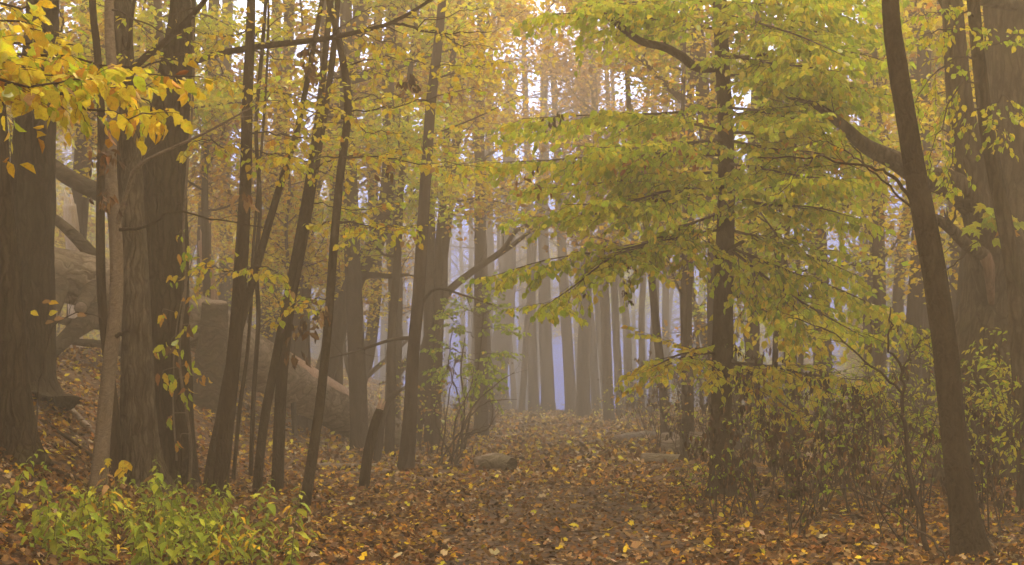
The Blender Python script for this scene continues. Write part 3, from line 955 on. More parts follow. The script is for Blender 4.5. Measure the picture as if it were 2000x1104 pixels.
t = trunk_tree('tree', 'dark furrowed trunk cut off by the left edge, nearest the green herbs', [(38, 1035), (30, 800), (10, 550), (-8, 350), (-22, 150), (-30, -10)], 16, [72, 62, 60, 58, 55, 52], 'furrow', 16.4, 12, sides=44, ridges=.03)
t.finish()
t = trunk_tree('tree', 'broad grey-brown furrowed trunk behind the one at the left edge', [(58, 930), (58, 750), (62, 550), (64, 350), (72, 180), (84, -10)], 20, [104, 92, 88, 86, 74, 62], 'furrow', 20.3, 13, sides=44, ridges=.028)
t.bare([on(t, v=95), P(120, 60, 19.9), P(122, 30, 19.8), P(110, 5, 19.8)], .02, .006, 4, .3)
t.finish()
pale = t = trunk_tree('sapling', 'pale smooth sapling curving up among the dark trunks', [(188, 1022), (198, 880), (212, 730), (226, 600), (227, 480), (216, 330), (222, 180), (215, 90), (213, -10)], 15.6, [32, 30, 28, 27, 26, 24, 22, 20, 18], 'pale', 15.6, 9, rough=.025, ridges=.006)
t.bare([on(t, v=440), P(250, 370, 15.4), P(275, 320, 15.2), P(400, 260, 15), P(500, 205, 14.8)], .03, .008, 5, .5, 'pale')
t.bare([on(t, v=455), P(300, 435, 15.3), P(335, 412, 15.2), P(410, 428, 15.1), P(520, 445, 15)], .022, .005, 6, .5, 'smooth')
t.bare([on(t, v=655), P(238, 652, 15.4), P(250, 647, 15.2)], .02, .016, 0, .3, 'dark')
for (u, v, n) in ((203, 312, 22), (205, 390, 22), (218, 300, 8)):
    t.clump(P(u, v, 15.3), n, .12, .07, [(BRN, 3), (DBR, 2), (RUST, 2)])
t.spray([on(t, v=30), P(320, 60, 15), P(400, 100, 14.6)], .012, .004, .5, .16, .075, .08, YCOL2, fill=.7)
t.finish(n_obj=120)
t = trunk_tree('sapling', 'thin dark stem tight behind the pale sapling', [(228, 985), (222, 800), (200, 600), (196, 420), (198, 250), (190, 100), (180, -10)], 17.2, [22, 20, 18, 17, 16, 15, 14], 'dark', 17.4, 9)
t.finish()
t = trunk_tree('tree', 'dark trunk with pale edge between pale sapling and big trunk', [(288, 990), (272, 840), (268, 680), (262, 520), (256, 370), (248, 200), (240, 90), (238, -10)], 17.4, [80, 70, 60, 52, 48, 44, 40, 38], 'greyfurrow', 17.4, 12, sides=40, ridges=.024, flare=.35)
t.bare([on(t, v=190), P(265, 130, 17.2), P(330, 75, 17), P(380, 25, 16.8), P(412, -15, 16.7)], .05, .03, 3, .6, 'dark')
t.bare([on(t, v=60), P(250, 95, 17), P(258, 30, 16.8), P(265, -20, 16.7)], .03, .02, 2, .4, 'dark')
t.spray([on(t, v=150), P(300, 120, 16.4), P(380, 105, 15.9), P(440, 110, 15.5)], .015, .004, .6, .16, .08, .085, YCOL2, fill=.8)
t.finish(n_obj=150)
t = trunk_tree('tree', 'big dark furrowed trunk with climbing vine on its right flank', [(344, 955), (338, 820), (330, 650), (322, 480), (320, 350), (332, 220), (350, 90), (358, -10)], 19, [76, 74, 80, 88, 92, 76, 56, 48], 'furrow', 19, 14, sides=46, ridges=.03, flare=.35)
t.bare([on(t, v=140), P(400, 112, 18.8), P(500, 92, 18.5), P(620, 78, 18.2), P(700, 62, 18), P(770, 42, 17.9), P(855, -8, 17.8)], .055, .02, 5, .8, 'dark', n=24)
t.bare([P(765, 44, 17.9), P(850, 62, 17.8), P(960, 62, 17.6)], .02, .005, 5, .6, 'dark')
for pp in ([P(640, 76, 18.2), P(700, 30, 17.6), P(760, 10, 17.2)], [P(800, 52, 17.8), P(880, 30, 17.2), P(960, 10, 17)], [P(480, 94, 18.5), P(540, 40, 18), P(600, 15, 17.6)],
           [P(420, 108, 18.7), P(440, 150, 18), P(480, 170, 17.5)], [P(840, 60, 17.8), P(900, 85, 17.2), P(980, 95, 17)]):
    t.spray(pp, .01, .003, .6, .15, .085, .09, YCOL2, fill=.75)
t.finish(n_obj=250)

# climbing vine on the big trunk
vb = ground_pt(368, 18.5)
vine = Tree('climbing_vine', vb, 'climbing vine with hanging yellow and green leaves on the big trunk', 'vine')
acc = Acc()
pv = smooth([vb, P(372, 860, 18.5), P(350, 700, 18.4), P(362, 560, 18.35), P(358, 450, 18.3), P(366, 330, 18.3), P(376, 200, 18.45), P(378, 90, 18.5), P(372, -10, 18.5)], 60)
acc.add(*tube(pv, np.linspace(.022, .014, 60), 7, .15, 3))
pv2 = smooth([P(345, 900, 18.45), P(338, 780, 18.4), P(345, 640, 18.35), P(372, 520, 18.3), P(385, 470, 18.1)], 30)
acc.add(*tube(pv2, np.linspace(.014, .005, 30), 5, .1, 4))
for (u, v, n, sz) in ((365, 500, 7, .13), (350, 455, 4, .09), (330, 545, 4, .1), (375, 590, 7, .14), (318, 610, 5, .12), (365, 640, 6, .16), (335, 665, 5, .17), (355, 690, 5, .13), (310, 690, 5, .12), (318, 730, 4, .15), (345, 745, 4, .15), (370, 770, 6, .13), (335, 815, 5, .13), (352, 855, 3, .14), (395, 735, 4, .13), (365, 720, 4, .16), (405, 520, 5, .12)):
    c = P(u, v, 18.1)
    tp = smooth([pv[np.argmin(np.linalg.norm(pv - c, axis=1))], c + np.array((0, .1, .05)), c], 6)
    acc.add(*tube(tp, np.linspace(.006, .003, 6), 4, cap=False))
    for _ in range(n):
        vine.L.add(c + rng.normal(0, .05, 3), np.array((0, 0, -1)) + rng.normal(0, .45, 3), rng.normal(0, .5, 3) + np.array((0, -1, .1)), sz * rng.uniform(.7, 1.1), choice([(YG, 3), (LIME, 3), (GRN, 1.5), (GOLD, 2.5), (YEL, 1), (ORG, 2), (RUST, 1), (BRN, 1)]))
vine.part('stem', acc, 'vine')
vine.finish(BIGC, 'bigcurl', n_obj=160)

# slender saplings between the big trunks and the log
def sap(label, pts, d, widths, mat, branches=(), fill=.7, size=.095, cols=YCOL, d1=None, n_obj=150, height=8, side=.55, extra=None):
    t = trunk_tree('sapling', label, pts, d, widths, mat, d1, height, sides=12, rough=.04, ridges=.006, flare=.12, cs=.7)
    for (v0, pp, r0, dd) in branches:
        s0 = on(t, v=v0)
        t.spray(np.vstack([[s0], [P(q[0], q[1], s0[1] + dd * (i + 1) / len(pp)) for i, q in enumerate(pp)]]), r0, .003, side, .13, size, .07, cols, fill=fill, tilt=.7)
    if extra: extra(t)
    t.finish(n_obj=n_obj)
    return t


def c480(t):
    t.clump(P(482, 385, 17.0), 3, .22, .04, [(TAN, 2), (ORG, 1)])
    t.clump(P(475, 375, 17.0), 3, .18, .03, [(RUST, 2), (BRN, 1)])


sap('slender dark sapling rising straight to the top, right of the vine', [(428, 960), (440, 850), (462, 640), (472, 500), (480, 350), (483, 200), (488, 90), (491, -10)], 18.4, [32, 30, 28, 27, 24, 21, 19, 17], 'dark',
    [(290, [(440, 290), (400, 275), (370, 285)], .012, -1.5), (262, [(540, 262), (600, 270), (660, 268)], .014, -1.2), (540, [(430, 525), (400, 520), (380, 525)], .01, -1), (530, [(510, 520), (560, 545)], .01, -1.2),
     (190, [(540, 180), (600, 190), (680, 175)], .012, -1), (100, [(560, 120), (620, 130)], .012, 1.0), (60, [(420, 70), (380, 60)], .012, -1.2), (300, [(530, 300), (590, 310)], .01, -1.8)], extra=c480)
sap('pale short stem leaning against the slender dark sapling', [(404, 955), (415, 890), (430, 820), (448, 720), (480, 600), (530, 420), (570, 290), (590, 210)], 19, [20, 20, 19, 18, 16, 15, 13, 11], 'smooth',
    [(240, [(630, 215), (700, 225)], .012, -1)], height=9)
sap('thin leaning sapling, first of three leaning right before the log', [(500, 945), (515, 830), (535, 720), (560, 590), (590, 430), (612, 300), (625, 200), (640, 60)], 19.6, [19, 18, 17, 17, 16, 15, 14, 12], 'smooth',
    [(250, [(680, 240), (740, 260), (800, 255)], .012, -1.0), (150, [(700, 140), (760, 150)], .012, -1.5), (340, [(640, 335), (700, 300)], .01, -1)])
sap('dark sapling with straight foot right of the thin leaning one', [(541, 950), (546, 830), (552, 720), (566, 600), (590, 480), (604, 400), (622, 290), (645, 150), (660, 0)], 20.2, [24, 23, 22, 20, 18, 17, 15, 13, 11], 'dark',
    [(455, [(640, 437), (720, 440), (820, 445)], .014, -1.5), (400, [(690, 410), (760, 400)], .01, -1), (330, [(660, 310), (760, 300), (880, 272)], .014, -1.5), (230, [(720, 190), (800, 200)], .012, .5)], n_obj=200)
sap('grey sapling with kinked stem leaning right, foot near the herbs', [(593, 995), (612, 880), (628, 760), (642, 620), (652, 480), (665, 340), (680, 215), (672, 130), (655, 50), (640, -15)], 18.6, [22, 20, 18, 17, 17, 16, 16, 15, 14, 13], 'smooth',
    [(310, [(740, 305), (830, 320), (960, 330)], .014, -1.0), (310, [(600, 310), (530, 300), (500, 312)], .012, -1), (215, [(760, 210), (850, 190), (930, 170)], .012, -1.2), (140, [(760, 110), (860, 130), (960, 120)], .012, -1), (430, [(740, 445), (820, 440)], .012, -1.5),
     (60, [(720, 70), (800, 100)], .012, -1), (230, [(600, 215), (540, 195), (500, 205)], .012, -1.3), (580, [(600, 590), (570, 600)], .008, -.8)], n_obj=300,
    extra=lambda t: [t.clump(P(u, v, 18.2), n, .15, sp_, [(BRN, 3), (DBR, 3), (TAN, 1)]) for (u, v, n, sp_) in ((612, 130, 20, .10), (600, 90, 10, .06), (590, 640, 26, .10), (628, 610, 18, .06), (575, 690, 10, .06), (792, 160, 20, .08), (755, 330, 6, .05))])

sap('thin wavy pole standing left of the leaning dead stub', [(490, 915), (495, 780), (505, 620), (500, 520), (508, 400), (500, 250), (512, 100), (520, -10)], 22, [9, 9, 9, 9, 8, 8, 8, 7], 'dark', [(200, [(560, 170), (620, 150)], .01, -1)], n_obj=40)
sap('thin pole just right of the dark slender sapling', [(455, 930), (468, 800), (482, 700), (490, 600), (495, 480)], 21, [8, 8, 7, 7, 6], 'smooth', [], n_obj=10)

# mid-distance trunks left of the path
def mid(label, pts, d, widths, mat='far', branches=(), leafy=(), height=15, cols=YCOL, d1=None, name='tree', crown=True):
    d = d if d < 28 else d * 1.2
    t = trunk_tree(name, label, pts, d, widths, mat, d1, height, sides=12, rough=.06, flare=.15, crown=crown)
    for (pp, w0, w1, tw) in branches:
        t.bare([P(q[0], q[1], d - .1 * i) for i, q in enumerate(pp)], w0 * .5 * d / F, w1 * .5 * d / F, tw, 1.2, mat)
    for (v0, pp, dd) in leafy:
        s0 = on(t, v=v0)
        t.spray(np.vstack([[s0], [P(q[0], q[1], s0[1] + dd * (i + 1) / len(pp)) for i, q in enumerate(pp)]]), .02, .005, 1.0, .2, .11, .10, cols, fill=.75, tilt=.8)
    t.finish(n_obj=80)
    return t


mid('thick trunk leaning far right behind the saplings, with short stub branch', [(592, 890), (620, 780), (660, 640), (700, 530), (740, 460), (756, 380), (760, 280), (758, 150), (770, -10)], 29, [48, 43, 40, 37, 32, 29, 26, 23, 19], 'far',
    [([(692, 552), (720, 538), (765, 540), (800, 536)], 18, 5, 3)], [(300, [(830, 280), (900, 290)], -2), (200, [(700, 180), (640, 190)], -2), (150, [(850, 120), (930, 140)], -2)])
mid('broad grey trunk slanting up right behind the three leaning saplings', [(575, 880), (582, 720), (588, 560), (600, 400), (640, 270), (675, 150), (715, -10)], 32, [46, 44, 42, 40, 38, 35, 30], 'far', [([(640, 270), (690, 200), (740, 110), (760, 60)], 18, 8, 4)],
    [(350, [(540, 300), (480, 290)], -3), (200, [(760, 220), (850, 230)], -3)])
mid('straight trunk with split foot standing at the litter edge before the fog', [(792, 920), (802, 800), (806, 700), (816, 590), (824, 470), (832, 340), (842, 200), (855, 90), (865, -10)], 27, [34, 26, 24, 24, 23, 22, 20, 18, 16], 'far',
    [([(800, 660), (760, 665), (700, 685), (620, 705)], 8, 3, 3), ([(815, 605), (850, 565), (900, 575), (960, 595)], 7, 3, 4)],
    [(330, [(900, 330), (960, 345)], -2), (260, [(930, 230), (1010, 190)], -2), (150, [(930, 130), (1000, 120)], -2), (200, [(770, 190), (700, 200)], -2)])
mid('forked tree with a long limb arching right over the fog', [(808, 862), (822, 760), (838, 660), (862, 590), (866, 500), (878, 400), (890, 280), (900, 150), (905, -10)], 33, [28, 25, 23, 21, 18, 17, 16, 15, 13], 'far',
    [([(850, 605), (880, 565), (930, 525), (980, 490), (1010, 450), (1060, 430)], 18, 6, 8), ([(960, 505), (1000, 480), (1040, 450), (1080, 440)], 12, 4, 5)],
    [(380, [(950, 340), (1010, 330)], -2), (300, [(960, 260), (1040, 240)], -2), (180, [(980, 150), (1060, 110)], -2), (420, [(920, 420), (980, 400)], -3)])
mid('dim straight trunk behind the dead stub, left of the split-foot trunk', [(765, 850), (770, 700), (772, 560), (765, 420), (770, 250), (780, 100), (785, -10)], 36, [34, 30, 28, 26, 24, 22, 20], 'far', [([(770, 740), (800, 700), (830, 670)], 16, 6, 3)], [(300, [(840, 260), (900, 250)], -3)])
mid('dim crooked trunk forking low, seen over the log', [(690, 840), (700, 760), (720, 690), (735, 560), (730, 420), (725, 250), (735, 100), (740, -10)], 37, [30, 27, 24, 22, 21, 20, 18, 16], 'far', [([(700, 770), (680, 720), (672, 660), (690, 600)], 12, 5, 4), ([(705, 745), (740, 715), (770, 690), (800, 660)], 12, 5, 4), ([(690, 790), (670, 800), (650, 830)], 12, 8, 0)])
mid('dim trunk behind the kinked sapling near the log', [(640, 800), (655, 690), (662, 560), (668, 440), (680, 300), (690, 150), (700, -10)], 38, [34, 30, 28, 26, 24, 22, 20])
mid('dim trunk between the vine trunk and the slender dark sapling', [(395, 900), (400, 700), (398, 520), (402, 350), (410, 200), (415, 60), (418, -10)], 33, [32, 30, 28, 26, 24, 22, 20], 'far', [], [(200, [(450, 170), (500, 180)], -3)])
mid('dim thin trunk between the pale sapling and the trunk at the edge', [(140, 800), (145, 600), (150, 400), (165, 200), (172, 60), (170, -10)], 30, [30, 28, 26, 24, 26, 24], 'far', [([(165, 120), (175, 60), (190, 10)], 12, 8, 1)])
mid('dim upright trunk seen above the cut limb of the log', [(440, 860), (438, 650), (442, 450), (436, 300), (440, 150), (445, -10)], 40, [30, 28, 26, 24, 24, 22])
mid('dim upright trunk behind the leaf cluster near the first leaning sapling', [(545, 860), (540, 600), (538, 400), (545, 250), (540, 100), (540, -10)], 38, [26, 25, 24, 22, 20, 18])

# overhanging branches from a tree that stands outside the picture
b0 = ground_pt(-420, 9.0)
t = Tree('overhanging_tree', b0, 'large speckled yellow leaves on boughs reaching in at the top left corner', 'tree')
acc = Acc(); tl = smooth([b0 - np.array((0, 0, .1)), b0 + np.array((.1, 0, 2)), b0 + np.array((.0, .1, 4.5)), b0 + np.array((.2, .1, 7.5))], 40)
acc.add(*tube(tl, np.linspace(.14, .05, 40), 14, .04, 8, .5)); t.part('trunk', acc, 'dark')
BC = [(YEL, 6), (GOLD, 4), (YG, 2.2), (LIME, 1.4), (GRN, .7), (ORG, .5), (TAN, .3)]
for pts, dd in (([(-300, 200), (-120, 180), (60, 170), (200, 180), (300, 160)], 8.6), ([(-300, 120), (-100, 110), (80, 105), (230, 130), (390, 150)], 8.2), ([(-300, 210), (-100, 170), (100, 185), (240, 225), (330, 215)], 8.0),
                ([(-300, 60), (-100, 30), (0, 40), (80, 60)], 7.6), ([(-300, 150), (-60, 130), (40, 130), (150, 150)], 7.9), ([(-300, 130), (-80, 150), (120, 140), (280, 200), (300, 240)], 9.0), ([(-300, 100), (-80, 80), (60, 75), (160, 100)], 8.8), ([(-300, 160), (-80, 165), (80, 160), (190, 150)], 7.7), ([(-300, 20), (-100, 0), (20, 10), (90, 20)], 8.2)):
    t.spray([P(q[0], q[1], dd + .15 * i) for i, q in enumerate(pts)], .014, .003, .40, .075, .10, .065, BC, fill=.75, tilt=.75, start=.35, droop=.3, flat=.2)
for (u, v, n) in ((150, 190, 4), (340, 160, 3), (20, 300, 2), (45, 320, 3), (290, 245, 6), (60, 235, 2), (0, 185, 4)):
    t.clump(P(u, v, 8.4), n, .11, .06, [(GOLD, 3), (ORG, 2), (RUST, 1)])
t.finish(OVATE, 'big', n_obj=300, objT=BIG)

# low yellow maple seedling in front of the pale sapling
b1 = ground_pt(178, 14.6)
t = Tree('maple_seedling', b1, 'few-leaved seedling with bright yellow lobed leaves at the pale sapling', 'seedling')
acc = Acc()
for tgt in ((212, 895), (232, 905), (255, 905), (215, 960), (195, 968), (175, 955), (228, 918), (245, 975)):
    c = P(tgt[0], tgt[1], 14.7)
    acc.add(*tube(smooth([b1, b1 * .6 + c * .4 + np.array((0, 0, .12)), c], 8), np.linspace(.005, .002, 8), 5, cap=False))
    t.L.add(c, np.array((rng.normal(0, .7), -.3, -.6)), np.array((rng.normal(0, .4), -1, .5)), .115 * rng.uniform(.8, 1.25), choice([(YEL, 3), (GOLD, 2)]))
t.part('stem', acc, 'twig')
t.finish(LOBED, 'lobed', n_obj=20)

# thin dark shoots left
for (pts, d, lab) in (([(62, 870), (75, 780), (88, 700), (103, 640), (150, 610), (200, 622)], 15.2, 'thin dark bare shoot bending right before the leaf bank'),):
    b = ground_pt(pts[0][0], d)
    t = Tree('bare_shoot', b, lab, 'shoot')
    W = [b - np.array((0, 0, .03))] + [P(q[0], q[1], d - .05 * i) for i, q in enumerate(pts[1:])]
    t.bare(W, .012, .004, 3, .3, 'twig', 'stem')
    for q in ((60, 608), (95, 592), (95, 615), (150, 615), (82, 590), (105, 625), (88, 632)):
        t.L.add(P(q[0], q[1], 15.0), np.array((1, -.2, .4 * rng.normal())), np.array((0, -.8, .6)), .1, choice([(YEL, 3), (GOLD, 1), (TAN, 1)]))
    t.finish(n_obj=10)

# ================================================================== FALLEN TREE ON THE BANK
lb = ground_pt(770, 36.5)
log = Tree('fallen_tree', lb, 'huge fallen tree trunk sloping down the bank to the path', 'fallen tree')
LP = [P(790, 868, 36.8) , P(700, 820, 35.5), P(600, 765, 33.5), P(500, 705, 31.5), P(400, 640, 29.8), P(290, 590, 28.3), P(180, 552, 27.2), P(90, 530, 26.6), P(10, 500, 26)]
acc = Acc(); lp = smooth(LP, 70)
acc.add(*tube(lp, np.interp(np.linspace(0, 1, 70), [0, .05, .3, .6, .9, 1], [.42, .50, .56, .56, .50, .42]), 22, .05, 21, 0, True, .012))
log.part('trunk', acc, 'log')
def limb(pts, r0, r1, mat='limbwood', cut=False, name='limb'):
    mat = 'limbwood'
    pts = smooth(pts, 16); acc = Acc(); acc.add(*tube(pts, np.linspace(r0, r1, 16), 12, .07, int(rng.integers(999)), 0, True, .015))
    o = log.part(name, acc, mat)
    if cut:
        a2 = Acc(); d = nrmz(pts[-1] - pts[-2]); a2.add(*tube(np.array([pts[-1], pts[-1] + d * .02, pts[-1] + d * .03]), [r1 * .93, r1 * .93, r1 * .9], 14, .04, 3))
        c = obj('cut_end', a2.mesh('cut_end', M['cut'], log.base), o)
    return o
limb([P(400, 850, 29.2), P(408, 740, 29), P(418, 640, 28.9), P(420, 592, 28.8)], .36, .26, 'log', True)
limb([P(230, 570, 27.6), P(180, 620, 26.8), P(140, 650, 26.2), P(90, 700, 25.8)], .24, .12)
limb([P(190, 545, 27), P(165, 590, 26.2), P(158, 602, 25.8)], .16, .12, 'log', True)
limb([P(120, 540, 26.6), P(105, 590, 26), P(98, 612, 25.6)], .2, .15, 'log', True)
limb([P(200, 520, 27.2), P(150, 465, 27), P(110, 430, 26.8), P(60, 395, 26.6)], .14, .07)
limb([P(240, 640, 27.8), P(190, 634, 27), P(140, 630, 26.4), P(100, 622, 26)], .12, .06)
limb([P(250, 400, 28.5), P(200, 380, 28), P(140, 350, 27.6), P(95, 318, 27.4)], .20, .15)
limb([P(300, 600, 28.3), P(280, 480, 28.4), P(255, 400, 28.5)], .22, .18)
limb([P(330, 810, 29), P(240, 690, 27.5), P(150, 668, 26.5), P(80, 662, 26)], .10, .05)
# stripped bark patch, a shallow shell proud of the trunk
def shell(i0, i1, a0, a1, mat, name):
    seg = lp[i0:i1]; T = nrmz(np.gradient(seg, axis=0)); side = nrmz(np.cross(T, UP)); upv = np.cross(side, T)
    rr = np.interp(np.linspace(i0 / 69, i1 / 69, len(seg)), [0, .05, .3, .6, .9, 1], [.42, .50, .56, .56, .50, .42]) * 1.035
    th = np.linspace(a0, a1, 10)
    jitter = rng.normal(0, .05, (len(seg), 10)); jitter[:, 1:-1] = 0
    V = seg[:, None] + rr[:, None, None] * (np.cos(th[None] + jitter)[..., None] * side[:, None] + np.sin(th[None] + jitter)[..., None] * upv[:, None])
    n = len(seg); i = np.arange(n - 1)[:, None] * 10 + np.arange(9)[None]
    acc = Acc(); acc.add(V.reshape(-1, 3), np.stack([i, i + 1, i + 11, i + 10], -1).reshape(-1, 4)); log.part(name, acc, mat)
shell(10, 24, R(20), R(75), 'raw', 'stripped_wood')
shell(10, 24, R(105), R(160), 'raw', 'stripped_wood')
log.finish()

# broken pale snag and orange snag behind the fallen tree
def snag(label, pts, d, widths, mat, name='broken_snag', spikes=3, splinter=None):
    b = ground_pt(pts[0][0], d)
    t = Tree(name, b, label, 'snag')
    W = smooth([b - np.array((0, 0, .1))] + [P(q[0], q[1], d) for q in pts[1:]], 24)
    r = interp_r([w * .5 * d / F for w in widths], 24)
    acc = Acc(); acc.add(*tube(W, r, 12, .08, int(rng.integers(999)), .05, True, .02)); t.part('trunk', acc, mat)
    top = W[-1]; ax = nrmz(W[-1] - W[-3])
    for k in range(spikes):
        a2 = Acc(); o = rng.normal(0, r[-1] * .5, 3) * np.array((1, 1, 0)); l_ = r[-1] * rng.uniform(1.2, 4)
        a2.add(*tube(np.array([top + o - ax * .08, top + o + ax * l_ * .5, top + o * 1.2 + ax * l_]), [r[-1] * .45, r[-1] * .3, .004], 6, .1, k)); t.part('splinter', a2, splinter or mat)
    t.finish()
    return t
snag('leaning broken dead stub standing on the litter before the fog', [(708, 948), (718, 890), (732, 830), (742, 800)], 22.5, [21, 20, 18, 15], 'dark', 'dead_stub', 3, 'raw')
snag('broken dead stem slanting up right behind the leaning stub', [(735, 860), (745, 820), (762, 780), (778, 765)], 30, [17, 16, 14, 10], 'far', 'dead_stub', 2)
snag('pale splintered snag glowing between the left trunks', [(150, 640), (143, 520), (140, 450), (136, 400)], 33, [26, 26, 28, 26], 'rawsunlit', 'broken_snag', 4)
snag('orange barkless snag behind the cut limb of the fallen tree', [(425, 700), (412, 590), (402, 520), (395, 470)], 33, [34, 30, 22, 16], 'raw', 'broken_snag', 3)

# ================================================================== RIGHT SIDE
green = t = trunk_tree('tree', 'straight grey trunk carrying the layered yellow-green foliage right of the path', [(1412, 975), (1408, 860), (1411, 700), (1414, 540), (1419, 380), (1417, 250), (1411, 120), (1405, -10)], 20.6, [52, 42, 41, 38, 33, 31, 29, 27], 'smooth', 20.6, 12, sides=18, rough=.03, ridges=.006, flare=.5, cs=.6)
t.bare([on(t, v=138), P(1362, 132, 20.4), P(1330, 110, 20.2), P(1295, 92, 20.1), P(1250, 80, 20), P(1200, 42, 19.9), P(1140, -12, 19.8)], .075, .045, 3, .6, 'dark', n=26)
t.bare([P(1300, 95, 20.1), P(1299, 82, 20.1)], .03, .018, 0, .3, 'dark')
DG = 20.6
gb = [(-5, [(1500, -18), (1610, -12), (1740, -8)], .4, 1, GCOL), (-10, [(1480, -25), (1560, -14), (1660, 2)], -1.8, 1, GCOL), (140, [(1490, 150), (1590, 185), (1690, 215)], .6, 1, GCOL), (320, [(1490, 330), (1570, 345), (1640, 350)], -2.6, 1, GCOL), (30, [(1480, 45), (1560, 70), (1650, 110)], -2.6, 1, GCOL), (260, [(1480, 262), (1580, 270), (1680, 290)], .3, 1, GCOL), (270, [(1330, 280), (1230, 290), (1130, 285)], -2.6, 1, GCOL),  # foot height, points, depth change, fill, colours
    (60, [(1300, 40), (1180, 26), (1060, 28)], -2.0, 1, GCOL), (5, [(1330, -5), (1240, 5), (1150, 12)], -1.5, .9, GCOL),
    (215, [(1290, 222), (1150, 225), (1020, 232)], -1.2, .9, GCOL), (250, [(1300, 235), (1150, 250), (1000, 262)], 1.2, .9, GCOL), (300, [(1250, 300), (1090, 312), (960, 318)], -2.0, 1, GCOL + [(GOLD, 1.5)]),
    (330, [(1290, 345), (1150, 360), (1030, 372)], .6, 1, GCOL), (375, [(1290, 400), (1140, 420), (1010, 425)], 1.8, .8, GCOL), (360, [(1320, 370), (1220, 395), (1100, 400)], -2.4, 1, GCOL),
    (410, [(1340, 440), (1240, 482), (1080, 505), (960, 540)], -1.6, .9, GCOL), (445, [(1300, 470), (1200, 500), (1120, 560), (1060, 600)], -2.4, .8, GCOL),
    (10, [(1500, 10), (1620, 20), (1750, 30)], -.6, 1, GCOL), (60, [(1520, 60), (1650, 65), (1780, 80)], 1.4, 1, GCOL), (110, [(1520, 105), (1650, 100), (1760, 130)], -1.8, 1, GCOL), (100, [(1480, 120), (1570, 130), (1640, 140)], -2.6, 1, GCOL),
    (170, [(1520, 165), (1640, 170), (1760, 190)], -.8, 1, GCOL), (230, [(1530, 215), (1610, 228), (1690, 250)], 1.6, .9, GCOL), (210, [(1470, 215), (1540, 230), (1610, 240)], -2.5, 1, GCOL), (280, [(1500, 290), (1600, 300), (1700, 340)], -1.2, 1, GCOL + [(ORG, .8)]),
    (345, [(1510, 350), (1590, 365), (1660, 385)], 1.0, 1, GCOL), (385, [(1500, 400), (1590, 405), (1670, 425)], -1.8, 1, GCOL), (478, [(1540, 530), (1650, 570), (1790, 640)], -1.0, .95, GCOL + [(YEL, 2)]),
    (485, [(1520, 560), (1600, 610), (1690, 660)], -2.2, .9, GCOL + [(YEL, 2)]), (440, [(1500, 470), (1580, 500), (1680, 540)], .8, .9, GCOL), (690, [(1340, 690), (1300, 705), (1270, 720)], -1.2, .8, YCOL2), (700, [(1500, 715), (1600, 735), (1720, 745)], -1.4, .9, YCOL2), (690, [(1480, 740), (1530, 790), (1560, 810)], -1.0, .6, YCOL2),
    (560, [(1470, 600), (1540, 640), (1590, 670)], 1.6, .7, YCOL2)]
for (v0, pp, dd, fill, cols) in gb:
    s0 = on(t, v=v0)
    t.spray(np.vstack([[s0], [P(q[0], q[1], s0[1] + dd * (i + 1) / len(pp)) for i, q in enumerate(pp)]]), .024, .004, 1.05, .13, .115, .06, cols, fill=fill, start=.1, tilt=.7, droop=.2, flat=.16)
t.bare([on(t, v=490), P(1440, 478, 20.3), P(1452, 472, 20.2)], .03, .026, 0, .2, 'dark')
for (u, v, n, s_, sp_) in ((1232, 520, 9, .07, .03), (1224, 545, 12, .06, .03), (1218, 570, 10, .05, .03), (1230, 590, 8, .05, .02), (1190, 520, 8, .10, .05), (1138, 570, 6, .07, .04), (1285, 390, 12, .09, .05), (1070, 240, 6, .1, .05), (1090, 225, 5, .1, .04), (1048, 330, 5, .12, .05), (1145, 325, 5, .12, .05)):
    t.clump(P(u, v, 19.2), n, s_, sp_, [(DBR, 3), (PODC, 2)])
for (u, v, n) in ((1300, 280, 10), (1230, 310, 12), (1260, 305, 10), (1350, 320, 8), (1020, 380, 6), (1045, 370, 5), (1620, 240, 10), (1650, 290, 8), (1600, 270, 8), (1390, 235, 4)):
    t.clump(P(u, v, 19.0), n, .12, .10, [(RUST, 3), (ORG, 2), (TAN, 2), (BRN, 1)], .5)
t.finish(n_obj=300, minpx=8)

# near leaning trunk on the right
t = trunk_tree('tree', 'near dark smooth trunk leaning left across the right side', [(1900, 1125), (1880, 980), (1862, 840), (1846, 680), (1822, 520), (1800, 400), (1775, 260), (1752, 120), (1738, -10)], 13.2, [62, 54, 50, 48, 46, 44, 40, 38, 34], 'smooth', 13.4, 10, sides=30, rough=.045, ridges=.016, flare=.5)
t.bare([on(t, v=408), P(1765, 370, 13.3), P(1735, 340, 13.2), P(1690, 325, 13.1), P(1600, 308, 13), P(1480, 308, 12.9)], .022, .006, 5, .5, 'smooth', n=20)
t.spray([P(1600, 308, 13), P(1560, 330, 12.9), P(1520, 380, 12.8)], .008, .003, .35, .12, .06, .07, GCOL, fill=.8)
t.spray([P(1690, 325, 13.1), P(1640, 290, 13), P(1580, 270, 12.9)], .008, .003, .35, .12, .06, .07, GCOL + [(ORG, 2)], fill=.8)
t.bare([on(t, v=545), P(1870, 510, 13.0), P(1900, 480, 12.8), P(1920, 462, 12.7)], .008, .003, 2, .2, 'twig')
t.bare([on(t, v=425), P(1760, 385, 13.4), P(1700, 330, 13.5), P(1660, 280, 13.6)], .014, .006, 3, .3, 'smooth')
t.finish(n_obj=100)

